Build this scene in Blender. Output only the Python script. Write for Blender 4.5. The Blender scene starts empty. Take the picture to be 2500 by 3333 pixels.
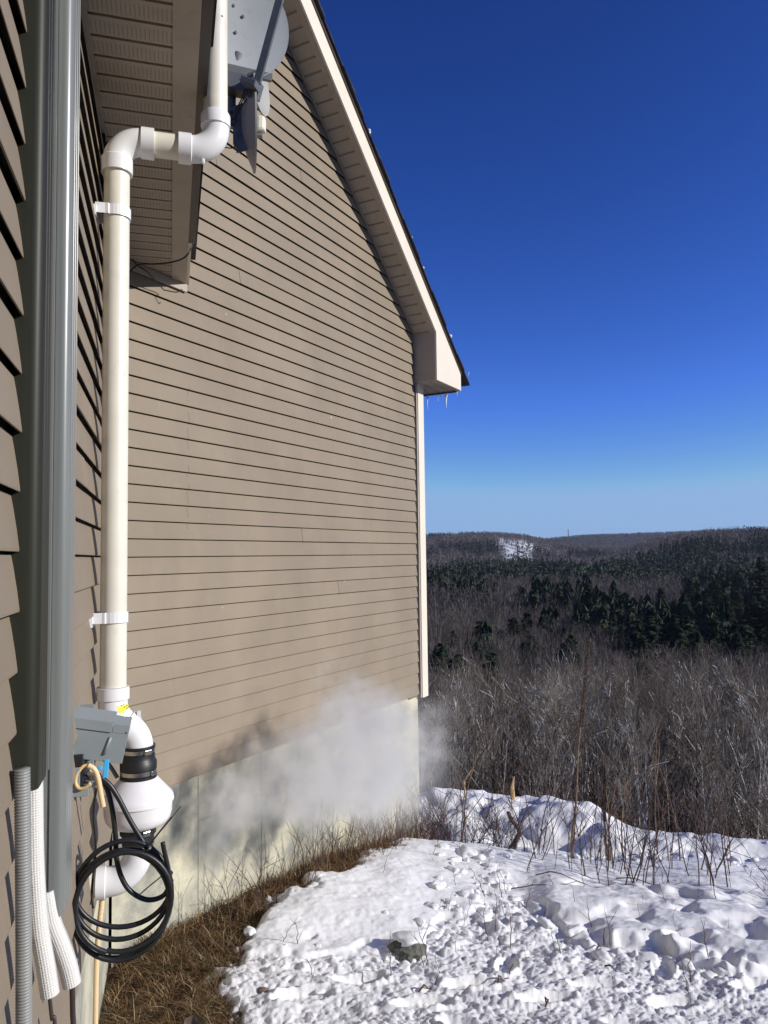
import bpy, math, random
import numpy as np
from mathutils import Vector, Matrix
rnd = random.Random(7)
rg = np.random.default_rng(11)
CZ = 2.1                                   # height of the eye above the ground beside the wall
scene = bpy.context.scene
# ------------------------------------------------------------------ camera
PITCH, ROLL, FPX = .058339, -.013261, 2466.8
cd = bpy.data.cameras.new('camera'); cam = bpy.data.objects.new('camera', cd)
scene.collection.objects.link(cam); scene.camera = cam
_F = np.array([0, math.cos(PITCH), math.sin(PITCH)]); _U = np.array([0, -math.sin(PITCH), math.cos(PITCH)]); _R = np.array([1., 0, 0])
R2 = _R*math.cos(ROLL)+_U*math.sin(ROLL); U2 = -_R*math.sin(ROLL)+_U*math.cos(ROLL)
m = Matrix.Identity(4)
for i in range(3):
    m[i][0] = R2[i]; m[i][1] = U2[i]; m[i][2] = -_F[i]
m[2][3] = CZ
cam.matrix_world = m
cd.sensor_fit = 'VERTICAL'; cd.sensor_height = 36; cd.lens = 36*FPX/3333; cd.clip_start = .05; cd.clip_end = 20000
# ------------------------------------------------------------------ light
SUN_AZ, SUN_EL = -17.0, 22.8               # azimuth counter-clockwise from +X
sd = Vector((math.cos(math.radians(SUN_AZ))*math.cos(math.radians(SUN_EL)), math.sin(math.radians(SUN_AZ))*math.cos(math.radians(SUN_EL)), math.sin(math.radians(SUN_EL))))
sl = bpy.data.lights.new('sun', 'SUN'); sl.energy = 4.8; sl.angle = math.radians(.53); sl.color = (1, .95, .87)
so = bpy.data.objects.new('sun', sl); scene.collection.objects.link(so); so.rotation_euler = sd.to_track_quat('Z', 'Y').to_euler()
w = bpy.data.worlds.new('World'); scene.world = w; w.use_nodes = True
nt = w.node_tree; bg = nt.nodes['Background']
sky = nt.nodes.new('ShaderNodeTexSky'); sky.sky_type = 'NISHITA'; sky.sun_disc = False
sky.sun_elevation = math.radians(SUN_EL); sky.sun_rotation = math.radians(90-SUN_AZ)
sky.altitude = 1500; sky.air_density = 1.0; sky.dust_density = .15; sky.ozone_density = 4.5
# deep, dry winter blue: per-channel contrast on the sky texture
SKY_S = .06; sp_ = nt.nodes.new('ShaderNodeSeparateColor'); cb_ = nt.nodes.new('ShaderNodeCombineColor'); nt.links.new(sky.outputs[0], sp_.inputs[0])
for ch, (g_, k_, mx) in enumerate(((2.0, 4.9, .24), (1.70, 2.55, .372), (1.62, 3.2, .42))):
    a_ = nt.nodes.new('ShaderNodeMath'); a_.operation = 'MULTIPLY'; nt.links.new(sp_.outputs[ch], a_.inputs[0]); a_.inputs[1].default_value = .0924
    b_ = nt.nodes.new('ShaderNodeMath'); b_.operation = 'MINIMUM'; nt.links.new(a_.outputs[0], b_.inputs[0]); b_.inputs[1].default_value = mx
    c_ = nt.nodes.new('ShaderNodeMath'); c_.operation = 'POWER'; nt.links.new(b_.outputs[0], c_.inputs[0]); c_.inputs[1].default_value = g_
    e_ = nt.nodes.new('ShaderNodeMath'); e_.operation = 'MULTIPLY'; nt.links.new(c_.outputs[0], e_.inputs[0]); e_.inputs[1].default_value = k_/SKY_S/1.087
    nt.links.new(e_.outputs[0], cb_.inputs[ch])
nt.links.new(cb_.outputs[0], bg.inputs[0]); bg.inputs[1].default_value = SKY_S
scene.view_settings.view_transform = 'Standard'; scene.view_settings.look = 'None'
scene.view_settings.exposure = .06; scene.view_settings.gamma = 1
scene.cycles.volume_step_rate = 1.0; scene.cycles.volume_bounces = 2
scene.cycles.max_bounces = 8; scene.cycles.transparent_max_bounces = 16

# ------------------------------------------------------------------ frames
A, C1, B, C2 = .274736, .26637, .51065, 3.28532
n1 = np.array([math.cos(A), math.sin(A), 0]); d1 = np.array([-math.sin(A), math.cos(A), 0])
n2 = np.array([math.cos(B), -math.sin(B), 0]); d2 = np.array([math.sin(B), math.cos(B), 0])
_c = np.linalg.solve(np.array([n1[:2], n2[:2]]), [-C1, -C2]); CO = np.array([_c[0], _c[1], CZ])
def f1(s, o, z): return CO - d1*s + n1*o + np.array([0, 0, z])      # near wall: s back from the inner corner, o out, z rel. to the eye
def f2(s, o, z): return CO + d2*s + n2*o + np.array([0, 0, z])      # gable wall
ZZ = np.array([0, 0, 1.])

# ------------------------------------------------------------------ node materials
class N:
    def __init__(s, name):
        s.m = bpy.data.materials.new(name); s.m.use_nodes = True; s.t = s.m.node_tree
        s.b = s.t.nodes['Principled BSDF']; s.out = s.t.nodes['Material Output']
    def n(s, typ, **kw):
        x = s.t.nodes.new('ShaderNode'+typ)
        for k, v in kw.items():
            setattr(x, k, v)
        return x
    def l(s, a, b): s.t.links.new(a, b)
    def setv(s, sock, v):
        if hasattr(v, 'links') or hasattr(v, 'is_output'): s.l(v, sock)
        else: sock.default_value = v
    def math(s, op, a, b=0, c=0, clamp=False):
        x = s.n('Math', operation=op, use_clamp=clamp)
        for i, v in enumerate((a, b, c)): s.setv(x.inputs[i], v)
        return x.outputs[0]
    def mix(s, f, a, b, bl='MIX'):
        x = s.n('Mix', data_type='RGBA', blend_type=bl)
        s.setv(x.inputs[0], f)
        for i, v in ((6, a), (7, b)):
            if isinstance(v, tuple): v = v+(1,) if len(v) == 3 else v
            s.setv(x.inputs[i], v)
        return x.outputs[2]
    def ramp(s, f, a, b):
        x = s.n('MapRange'); s.setv(x.inputs[0], f); x.inputs[1].default_value = a; x.inputs[2].default_value = b
        return x.outputs[0]
    def co(s, k='Object'): return s.n('TexCoord').outputs[k]
    def scale(s, v, sc):
        x = s.n('Mapping'); s.l(v, x.inputs[0]); x.inputs['Scale'].default_value = sc; return x.outputs[0]
    def noise(s, v, sc, det=4, ro=.55):
        x = s.n('TexNoise'); s.l(v, x.inputs['Vector']); x.inputs['Scale'].default_value = sc; x.inputs['Detail'].default_value = det; x.inputs['Roughness'].default_value = ro
        return x.outputs[0]
    def bump(s, h, st, dist=.01, nrm=None):
        x = s.n('Bump'); s.setv(x.inputs['Height'], h); x.inputs['Strength'].default_value = st; x.inputs['Distance'].default_value = dist
        if nrm: s.l(nrm, x.inputs['Normal'])
        s.l(x.outputs[0], s.b.inputs['Normal']); return x.outputs[0]
    def col(s, v):
        s.setv(s.b.inputs['Base Color'], v+(1,) if isinstance(v, tuple) else v); return s
    def rough(s, v): s.setv(s.b.inputs['Roughness'], v); return s

def plain(name, col, rough=.5, var=.12, sc=9, bump=.1, bsc=60, metal=0, spec=None, bd=.002, dirt=None):
    k = N(name); c = k.co()
    nz = k.noise(c, sc); f = k.ramp(nz, .3, .7)
    lo = tuple(x*(1-var) for x in col); hi = tuple(min(1, x*(1+var)) for x in col)
    v = k.mix(f, lo, hi)
    if dirt:
        f2_ = k.ramp(k.noise(c, dirt[1], 5, .65), .56, .72); v = k.mix(k.math('MULTIPLY', f2_, dirt[2]), v, dirt[0])
    k.col(v); k.rough(rough); k.b.inputs['Metallic'].default_value = metal
    if spec is not None: k.b.inputs['Specular IOR Level'].default_value = spec
    if bump: k.bump(k.noise(c, bsc), bump, bd)
    return k.m

def mat_siding():
    k = N('siding'); uv = k.co('UV')
    g = k.noise(k.scale(uv, (3, 60, 1)), 4, 5, .6)
    st = k.ramp(k.noise(k.scale(uv, (1.3, 1.0, 1)), 1.1, 4, .6), .35, .68)
    c = k.mix(st, (.210, .170, .125), (.250, .203, .149))
    c = k.mix(k.math('MULTIPLY', k.ramp(k.noise(k.scale(uv, (14, 1.6, 1)), 2.2, 4, .7), .58, .75), .16), c, (.31, .27, .21))
    sx = k.n('SeparateXYZ'); k.l(uv, sx.inputs[0]); u, v = sx.outputs[0], sx.outputs[1]
    wv = k.math('MULTIPLY', k.math('SUBTRACT', k.noise(k.scale(uv, (0, 5, 1)), 1.0, 4), .5), .05)
    dd = k.math('ABSOLUTE', k.math('SUBTRACT', k.math('ADD', u, wv), .505)); run = k.math('MULTIPLY', k.math('LESS_THAN', dd, .006), k.math('MULTIPLY', k.math('GREATER_THAN', v, .18), k.math('LESS_THAN', v, 1.05)))
    run = k.math('MULTIPLY', run, k.math('MULTIPLY', k.math('GREATER_THAN', k.noise(k.scale(uv, (0, 9, 1)), 1.0, 3), .47), .4)); c = k.mix(run, c, (.12, .09, .065))
    c = k.mix(k.math('MULTIPLY', k.math('GREATER_THAN', k.noise(uv, 24, 1, .3), .838), .7), c, (.6, .58, .52))
    c = k.mix(k.math('MULTIPLY', k.ramp(k.noise(k.scale(uv, (1, .35, 1)), 3.0, 5, .7), .5, .8), .35), c, (.30, .235, .16))
    k.col(c); k.rough(.58); k.b.inputs['Specular IOR Level'].default_value = .3
    k.bump(g, .18, .0015); return k.m
M = {}
M['siding'] = mat_siding()
M['trim'] = plain('cream_trim', (.68, .62, .52), .45, .04, 3, .04)
M['tan_trim'] = plain('tan_trim', (.36, .31, .25), .5, .08, 3, .05, dirt=((.2, .18, .14), 14, .35))
M['dark_gap_lap_shade'] = plain('dark_recess_lap_shade', (.02, .016, .014), .8, .1)  # dark gaps, and the shade painted under the siding laps
M['drip'] = plain('brown_drip_edge', (.045, .035, .032), .4, .1)
M['shingle'] = plain('shingle', (.035, .03, .035), .9, .4, 40, .5, 80)
M['pvc'] = plain('pipe_pvc', (.70, .67, .575), .38, .05, 7, .03, 20, dirt=((.5, .47, .38), 9, .35))
M['pvcw'] = plain('fitting_pvc', (.76, .76, .77), .3, .03, 5, .02, 20)
M['fan'] = plain('fan_plastic', (.77, .76, .77), .35, .03, 5, .06, 160, bd=.0008)
M['rubber'] = plain('black_rubber', (.014, .014, .016), .45, .2, 30, .1, 120)
M['steel'] = plain('worm_clamp_steel', (.55, .54, .5), .3, .1, 60, .1, 200, metal=1)
M['yellow'] = plain('yellow_sticker', (.83, .75, .02), .5, .02)
M['ink'] = plain('dark_ink', (.06, .05, .02), .6, .1)
M['cable'] = plain('cable_jacket', (.012, .013, .015), .42, .2, 30, .05, 150)
M['boxgrey'] = plain('box_grey_paint', (.235, .265, .275), .38, .05, 12, .06, 220)
M['yhose'] = plain('yellow_tube', (.66, .47, .2), .45, .08, 9, .05)
M['yhose2'] = plain('pale_tube', (.72, .54, .3), .45, .05, 9, .05)
M['blue'] = plain('blue_plastic', (.06, .42, .75), .4, .05)
M['copper'] = plain('dark_insulated_pipe', (.045, .03, .03), .5, .2)
M['dish'] = plain('dish_grey', (.40, .42, .415), .45, .06, 5, .05, 90, dirt=((.2, .2, .19), 20, .3))
M['dishpale'] = plain('dish_pale', (.34, .335, .31), .5, .08, 5, .05, 90)
M['arm'] = plain('arm_grey', (.13, .134, .134), .45, .15, 12, .08)
M['lnb'] = plain('lnb_cream', (.72, .69, .58), .45, .04)
M['bracket'] = plain('zinc_bracket', (.15, .148, .142), .5, .25, 20, .1, metal=.0)
M['glass'] = plain('window_glass', (.02, .025, .03), .08, .1)
M['rock'] = plain('rock', (.11, .11, .09), .9, .5, 14, .8, 40, bd=.01)
M['bark'] = plain('branch_bark', (.085, .07, .055), .85, .4, 30, .8, 60, bd=.01)
M['wood_raw'] = plain('split_wood', (.5, .33, .16), .8, .15)
M['leaf_litter'] = plain('dead_leaf', (.16, .12, .09), .8, .3, 30, .4)
M['tower'] = plain('tower_steel', (.25, .1, .09), .6, .2)
M['ice'] = None
def mat_cover(name, col, metal_ish):
    k = N(name); c = k.co()
    g = k.noise(k.scale(c, (60, 60, .8)), 1.0, 3)
    v = k.mix(k.ramp(g, .35, .65), tuple(x*.88 for x in col), tuple(x*1.1 for x in col))
    d = k.ramp(k.noise(c, 4, 6, .7), .6, .75); v = k.mix(k.math('MULTIPLY', d, .3), v, tuple(min(1, x*1.6) for x in col))
    k.col(v); k.rough(metal_ish); k.b.inputs['Specular IOR Level'].default_value = .2 if metal_ish > .4 else .6
    k.bump(g, .12, .001); return k.m
M['coverA'] = mat_cover('shaded_olive_cover', (.024, .025, .018), .45)  # olive darkened so the cover looks shaded
M['coverB'] = mat_cover('grey_cover', (.17, .182, .174), .28)
def mat_foam():
    k = N('white_pebbled_foam'); uv = k.co('UV')
    v = k.n('TexVoronoi'); k.l(k.scale(uv, (1, 1, 1)), v.inputs['Vector']); v.inputs['Scale'].default_value = 210; v.inputs['Randomness'].default_value = .15
    k.col((.66, .65, .62)).rough(.7); k.bump(k.math('SUBTRACT', 1, v.outputs[0]), .6, .003); return k.m  # white toned down to carry some of the shade on the sleeves
M['foam'] = mat_foam()
M['corr'] = plain('corrugated_shaded', (.23, .235, .225), .5, .08, 9, .05)  # light hose greyed: the shade on it is in the colour
def mat_ice():
    k = N('ice'); k.col((.9, .95, 1.)).rough(.08)
    k.b.inputs['Transmission Weight'].default_value = .35; k.b.inputs['IOR'].default_value = 1.31
    k.bump(k.noise(k.co(), 60), .5, .004); return k.m
M['ice'] = mat_ice()
def mat_perf():
    # perforated vinyl soffit: rows of punched holes (UV in metres: x across the eave, y along it)
    k = N('perforated_soffit'); uv = k.co('UV'); s = k.n('SeparateXYZ'); k.l(uv, s.inputs[0])
    u, v = s.outputs[0], s.outputs[1]
    pu, pv = .0135, .0085
    col = k.math('FLOOR', k.math('DIVIDE', u, pu))
    fu = k.math('SUBTRACT', k.math('FRACT', k.math('DIVIDE', u, pu)), .5)
    odd = k.math('MULTIPLY', k.math('MODULO', col, 2), .5)
    fv = k.math('SUBTRACT', k.math('FRACT', k.math('ADD', k.math('DIVIDE', v, pv), odd)), .5)
    dx = k.math('MULTIPLY', fu, pu); dy = k.math('MULTIPLY', fv, pv)
    d = k.math('SQRT', k.math('ADD', k.math('MULTIPLY', dx, dx), k.math('MULTIPLY', dy, dy)))
    hole = k.math('LESS_THAN', d, .0019)
    ph = k.math('FRACT', k.math('DIVIDE', v, .1016))
    band = k.math('MULTIPLY', k.math('GREATER_THAN', ph, .22), k.math('LESS_THAN', ph, .80))
    hole = k.math('MULTIPLY', hole, band)
    base = k.mix(k.ramp(k.noise(k.co(), 6), .3, .7), (.345, .295, .24), (.40, .345, .285))
    k.col(k.mix(hole, base, (.008, .007, .006))); k.rough(.6); return k.m
M['perf'] = mat_perf()
def mat_concrete():
    k = N('poured_concrete'); uv = k.co('UV'); s = k.n('SeparateXYZ'); k.l(uv, s.inputs[0]); u, v = s.outputs[0], s.outputs[1]
    a = k.ramp(k.noise(uv, 2.8, 7, .68), .38, .62)
    c = k.mix(a, (.25, .25, .215), (.54, .505, .375))
    c = k.mix(k.math('MULTIPLY', k.ramp(k.noise(k.scale(uv, (5, 1.2, 1)), 2.5, 5, .6), .55, .8), .5), c, (.56, .54, .45))
    c = k.mix(k.math('MULTIPLY', k.ramp(k.noise(uv, 55, 3, .6), .66, .74), .6), c, (.20, .19, .16))
    c = k.mix(k.math('MULTIPLY', k.ramp(k.noise(uv, 17, 4, .6), .66, .74), .35), c, (.30, .27, .2))
    # form-board seams
    wob = k.math('MULTIPLY', k.math('SUBTRACT', k.noise(uv, 6, 3), .5), .006)
    line = None
    for x in (.631, 1.239, 1.845, 2.45, 3.052, 3.258):
        q = k.math('ABSOLUTE', k.math('SUBTRACT', k.math('ADD', u, wob), x)); q = k.math('LESS_THAN', q, .0045)
        line = q if line is None else k.math('MAXIMUM', line, q)
    h = k.math('ABSOLUTE', k.math('SUBTRACT', k.math('ADD', v, wob), -1.594)); h = k.math('LESS_THAN', h, .004)
    h = k.math('MULTIPLY', h, k.math('MULTIPLY', k.math('GREATER_THAN', u, .64), k.math('LESS_THAN', u, 1.24)))
    line = k.math('MAXIMUM', line, h)
    br = k.ramp(k.noise(uv, 9, 3), .3, .5)
    line = k.math('MULTIPLY', line, k.math('ADD', k.math('MULTIPLY', br, .5), .35))
    c = k.mix(line, c, (.14, .135, .11)); k.col(c); k.rough(.9)
    hh = k.math('SUBTRACT', k.noise(uv, 40, 5, .7), k.math('MULTIPLY', line, 1.2)); k.bump(hh, .35, .004); return k.m
M['concrete'] = mat_concrete()
def mat_attr(name, rough=.85, tr=0):
    k = N(name); a = k.n('Attribute', attribute_name='col'); k.l(a.outputs[0], k.b.inputs['Base Color']); k.rough(rough)
    k.b.inputs['Specular IOR Level'].default_value = .15; return k.m
M['attr'] = mat_attr('natural_tints')
def mat_snowy_bark(name, c0, c1, snow, sc=3.0):
    k = N(name); c = k.co(); oi = k.n('ObjectInfo')
    v = k.mix(k.ramp(k.noise(c, sc, 4, .7), .4, .62), c0, c1)
    v = k.mix(oi.outputs['Random'], v, k.mix(.5, v, (.10, .085, .07)))
    g = k.n('NewGeometry'); sx = k.n('SeparateXYZ'); k.l(g.outputs['Normal'], sx.inputs[0])
    f = k.math('MULTIPLY', k.math('GREATER_THAN', sx.outputs[2], .28), k.math('GREATER_THAN', k.noise(c, 1.6, 2), snow))
    k.col(k.mix(f, v, (.8, .82, .85))); k.rough(.85); k.b.inputs['Specular IOR Level'].default_value = .2; return k.m
M['bark_grey'] = mat_snowy_bark('grey_bark', (.12, .10, .085), (.42, .38, .34), .55)
M['bark_birch'] = mat_snowy_bark('birch_bark', (.22, .20, .18), (.80, .78, .74), .40, 5)
M['twig'] = mat_snowy_bark('twig_bark', (.085, .068, .058), (.20, .165, .14), .66)
M['stem'] = plain('weed_stem', (.075, .04, .033), .8, .4, 40, 0)
M['stem2'] = plain('tan_weed_stem', (.17, .11, .065), .8, .4, 40, 0)
M['plume'] = plain('seed_plume', (.17, .115, .075), .95, .5, 60, 0)
M['twig_sunlit'] = mat_snowy_bark('sunlit_twig_bark', (.14, .12, .10), (.32, .28, .24), .60)  # twig colour lightened so the front row looks sunlit
def mat_needles():
    k = N('needles'); oi = k.n('ObjectInfo'); a = k.noise(k.co(), 1.2, 3)
    v = k.mix(k.ramp(a, .35, .65), (.018, .034, .020), (.045, .060, .028)); v = k.mix(k.math('MULTIPLY', oi.outputs['Random'], .6), v, (.03, .045, .03))
    k.col(v); k.rough(.8); k.b.inputs['Specular IOR Level'].default_value = .2; return k.m
M['needles'] = mat_needles()
def mat_snow():
    k = N('snow'); c = k.co()
    v = k.mix(k.ramp(k.noise(c, 3, 4), .3, .7), (.72, .72, .715), (.79, .785, .775))
    a = k.n('Attribute', attribute_name='dirt')
    v = k.mix(k.math('MULTIPLY', a.outputs['Fac'], k.ramp(k.noise(c, 30, 5, .7), .45, .6)), v, (.3, .22, .15))
    k.col(v); k.rough(.65); k.b.inputs['Specular IOR Level'].default_value = .25
    r = k.n('Attribute', attribute_name='rub')
    h = k.math('ADD', k.math('MULTIPLY', k.noise(c, 45, 6, .7), k.math('ADD', .12, r.outputs['Fac'])), k.math('MULTIPLY', k.noise(c, 220, 3, .6), .15))
    k.bump(h, .55, .012); return k.m
M['snow'] = mat_snow()
def mat_ground():
    k = N('ground'); c = k.co()
    near = k.mix(k.ramp(k.noise(c, 14, 6, .7), .35, .65), (.03, .018, .01), (.10, .065, .035))
    sx = k.n('SeparateXYZ'); k.l(c, sx.inputs[0])
    far = k.ramp(sx.outputs[1], 8, 14)
    woods = k.mix(k.ramp(k.noise(c, .22, 6, .75), .40, .62), (.018, .014, .012), (.05, .04, .036))
    sn = k.ramp(k.noise(c, .35, 6, .8), .66, .72); woods = k.mix(sn, woods, (.62, .64, .68))
    f2_ = k.ramp(sx.outputs[1], 500, 900)
    hill = k.mix(k.ramp(k.noise(c, .012, 7, .72), .42, .6), (.045, .042, .045), (.115, .095, .085))
    a = k.n('Attribute', attribute_name='clear')
    hill = k.mix(k.math('MULTIPLY', a.outputs['Fac'], k.ramp(k.noise(k.scale(c, (1, .25, 1)), .06, 6, .8), .40, .52)), hill, (.75, .77, .8))
    v = k.mix(f2_, woods, hill); v = k.mix(far, near, v)
    k.col(v); k.rough(.95); k.b.inputs['Specular IOR Level'].default_value = .05; k.bump(k.noise(c, 20, 5, .7), .5, .02); return k.m
M['ground'] = mat_ground()

# ------------------------------------------------------------------ mesh helpers
class MB:
    def __init__(s): s.v = []; s.f = []; s.uv = []; s.c = []; s.mi = []; s.nv = 0; s.hasuv = s.hasc = False
    def add(s, v, f, uv=None, col=None, mi=0):
        v = np.asarray(v, float); s.v.append(v)
        s.f += [tuple(int(i)+s.nv for i in q) for q in f]; s.mi += [mi]*len(f)
        s.uv.append(np.zeros((len(v), 2)) if uv is None else np.asarray(uv, float)); s.hasuv |= uv is not None
        s.c.append(np.ones((len(v), 3)) if col is None else np.broadcast_to(np.asarray(col, float), (len(v), 3))); s.hasc |= col is not None
        s.nv += len(v); return s
    def box(s, o, ex, ey, ez, uv=None, **k):
        o = np.asarray(o, float); ex, ey, ez = map(np.asarray, (ex, ey, ez))
        v = [o+ex*a+ey*b+ez*c for c in (0, 1) for b in (0, 1) for a in (0, 1)]
        if np.dot(np.cross(ex, ey), ez) < 0: f = [(0, 1, 3, 2), (4, 6, 7, 5), (0, 4, 5, 1), (2, 3, 7, 6), (0, 2, 6, 4), (1, 5, 7, 3)]
        else: f = [(0, 2, 3, 1), (4, 5, 7, 6), (0, 1, 5, 4), (2, 6, 7, 3), (0, 4, 6, 2), (1, 3, 7, 5)]
        return s.add(v, f, **k)
    def tube(s, pts, r, n=16, caps=True, uvs=False, **k):
        P = np.asarray(pts, float); m_ = len(P); r = np.broadcast_to(np.asarray(r, float), (m_,))
        T = np.gradient(P, axis=0); T /= np.linalg.norm(T, axis=1)[:, None]+1e-12
        u = np.cross(T[0], [0, 0, 1.]);
        if np.linalg.norm(u) < .2: u = np.cross(T[0], [0, 1., .1])
        u /= np.linalg.norm(u); V = []; UV = []; L = 0
        for i in range(m_):
            u = u-T[i]*np.dot(u, T[i]); u /= np.linalg.norm(u); w_ = np.cross(T[i], u)
            if i: L += np.linalg.norm(P[i]-P[i-1])
            for j in range(n):
                a = 2*math.pi*j/n; V.append(P[i]+r[i]*(u*math.cos(a)+w_*math.sin(a))); UV.append((a*r[i], L))
        F = [(i*n+j, i*n+(j+1) % n, (i+1)*n+(j+1) % n, (i+1)*n+j) for i in range(m_-1) for j in range(n)]
        if caps: F += [tuple(range(n-1, -1, -1)), tuple((m_-1)*n+j for j in range(n))]
        return s.add(V, F, uv=UV if uvs else None, **k)
    def lathe(s, o, ax, prof, n=40, **k):
        o = np.asarray(o, float); ax = np.asarray(ax, float); ax = ax/np.linalg.norm(ax)
        u = np.cross(ax, [0, 1., .2]); u /= np.linalg.norm(u); w_ = np.cross(ax, u); V = []
        for h, r in prof:
            for j in range(n):
                a = 2*math.pi*j/n; V.append(o+ax*h+r*(u*math.cos(a)+w_*math.sin(a)))
        m_ = len(prof); F = [(i*n+j, i*n+(j+1) % n, (i+1)*n+(j+1) % n, (i+1)*n+j) for i in range(m_-1) for j in range(n)]
        F += [tuple(range(n-1, -1, -1)), tuple((m_-1)*n+j for j in range(n))]
        return s.add(V, F, **k)
    def build(s, name, mats, parent=None, smooth=False, coll=None, bevel=0, autos=None):
        V = np.concatenate(s.v) if s.v else np.zeros((0, 3))
        if parent is not None: V = V-np.array(root_of(parent))
        me = bpy.data.meshes.new(name); me.from_pydata(V.tolist(), [], s.f); me.update()
        if not isinstance(mats, (list, tuple)): mats = [mats]
        for x in mats: me.materials.append(x)
        if len(mats) > 1: me.polygons.foreach_set('material_index', s.mi)
        if s.hasuv:
            U = np.concatenate(s.uv); li = np.zeros(len(me.loops), int); me.loops.foreach_get('vertex_index', li)
            l_ = me.uv_layers.new(name='UVMap'); l_.data.foreach_set('uv', U[li].ravel())
        if s.hasc: set_col(me, np.concatenate(s.c))
        if smooth: me.polygons.foreach_set('use_smooth', [True]*len(me.polygons))
        ob = bpy.data.objects.new(name, me); scene.collection.objects.link(ob)
        if parent is not None: ob.parent = parent
        if bevel:
            b = ob.modifiers.new('bevel', 'BEVEL'); b.width = bevel; b.segments = 2; b.limit_method = 'ANGLE'; b.angle_limit = math.radians(40)
        if autos:
            e = ob.modifiers.new('split', 'EDGE_SPLIT'); e.split_angle = math.radians(autos)
        return ob
def set_col(me, Cc):
    a = me.color_attributes.new('col', 'FLOAT_COLOR', 'POINT'); a.data.foreach_set('color', np.hstack([Cc, np.ones((len(Cc), 1))]).astype(np.float32).ravel())
def root_of(o):
    p = Vector((0, 0, 0))
    while o is not None: p = p+o.location; o = o.parent
    return p
def tag(o, label, cat, group=None, kind=None):
    o['label'] = label; o['category'] = cat
    if group: o['group'] = group
    if kind: o['kind'] = kind
    return o
def thing(name, loc, label, cat, group=None):
    o = bpy.data.objects.new(name, None); scene.collection.objects.link(o); o.location = Vector([float(x) for x in loc]); o.empty_display_size = .1
    return tag(o, label, cat, group)
def npmesh(name, V, F, mat, col=None, smooth=False, attrs=None):
    """big meshes from arrays; F is (n,3) or (n,4)"""
    me = bpy.data.meshes.new(name); V = np.asarray(V, np.float32); F = np.asarray(F, np.int32); n, kf = F.shape
    me.vertices.add(len(V)); me.vertices.foreach_set('co', V.ravel()); me.loops.add(n*kf); me.loops.foreach_set('vertex_index', F.ravel())
    me.polygons.add(n); me.polygons.foreach_set('loop_start', np.arange(n)*kf); me.polygons.foreach_set('loop_total', np.full(n, kf))
    me.update(calc_edges=True); me.materials.append(mat)
    if col is not None: set_col(me, col)
    for k_, a_ in (attrs or {}).items():
        x = me.attributes.new(k_, 'FLOAT', 'POINT'); x.data.foreach_set('value', np.asarray(a_, np.float32).ravel())
    if smooth: me.polygons.foreach_set('use_smooth', np.ones(n, bool))
    ob = bpy.data.objects.new(name, me); scene.collection.objects.link(ob); return ob
def smooth_path(P, n=8):
    P = np.asarray(P, float); Q = np.vstack([2*P[0]-P[1], P, 2*P[-1]-P[-2]]); out = []
    for i in range(1, len(Q)-2):
        for t in np.linspace(0, 1, n, endpoint=False):
            a, b, c, d = Q[i-1:i+3]; out.append(.5*((2*b)+(c-a)*t+(2*a-5*b+4*c-d)*t*t+(3*b-a-3*c+d)*t**3))
    out.append(P[-1]); return np.array(out)

# ------------------------------------------------------------------ numpy noise
def _h(ix, iy, sd_):
    x = (ix.astype(np.int64)*374761393+iy.astype(np.int64)*668265263+sd_*974634777) & 0xffffffff
    x = ((x ^ (x >> 13))*1274126177) & 0xffffffff; x = x ^ (x >> 16); return (x & 0xffffff)/float(0xffffff)
def vn(x, y, sd_=0):
    ix = np.floor(x); iy = np.floor(y); fx = x-ix; fy = y-iy; fx = fx*fx*(3-2*fx); fy = fy*fy*(3-2*fy)
    a = _h(ix, iy, sd_); b = _h(ix+1, iy, sd_); c = _h(ix, iy+1, sd_); d = _h(ix+1, iy+1, sd_)
    return (a*(1-fx)+b*fx)*(1-fy)+(c*(1-fx)+d*fx)*fy
def fbm(x, y, o=4, sd_=0, g=.5):
    s_ = 0; a = 1; t_ = 0
    for i in range(o): s_ = s_+a*vn(x*2**i+i*17.3, y*2**i-i*9.1, sd_+i); t_ += a; a *= g
    return s_/t_
def lumps(x, y, sd_=0):
    """rounded broken clods: height 0..1 of the nearest random clod"""
    ix = np.floor(x); iy = np.floor(y); best = np.zeros_like(x)
    for dx in (-1, 0, 1):
        for dy in (-1, 0, 1):
            cx = ix+dx; cy = iy+dy; px = cx+_h(cx, cy, sd_); py = cy+_h(cx, cy, sd_+5); rr = .3+.5*_h(cx, cy, sd_+9); hh = _h(cx, cy, sd_+13)
            d = np.sqrt((x-px)**2+(y-py)**2)/rr; best = np.maximum(best, np.where(d < 1, np.sqrt(np.clip(1-d*d, 0, 1))*hh*rr*1.3, 0))
    return best
def sst(a, b, x): t = np.clip((x-a)/(b-a), 0, 1); return t*t*(3-2*t)

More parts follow.
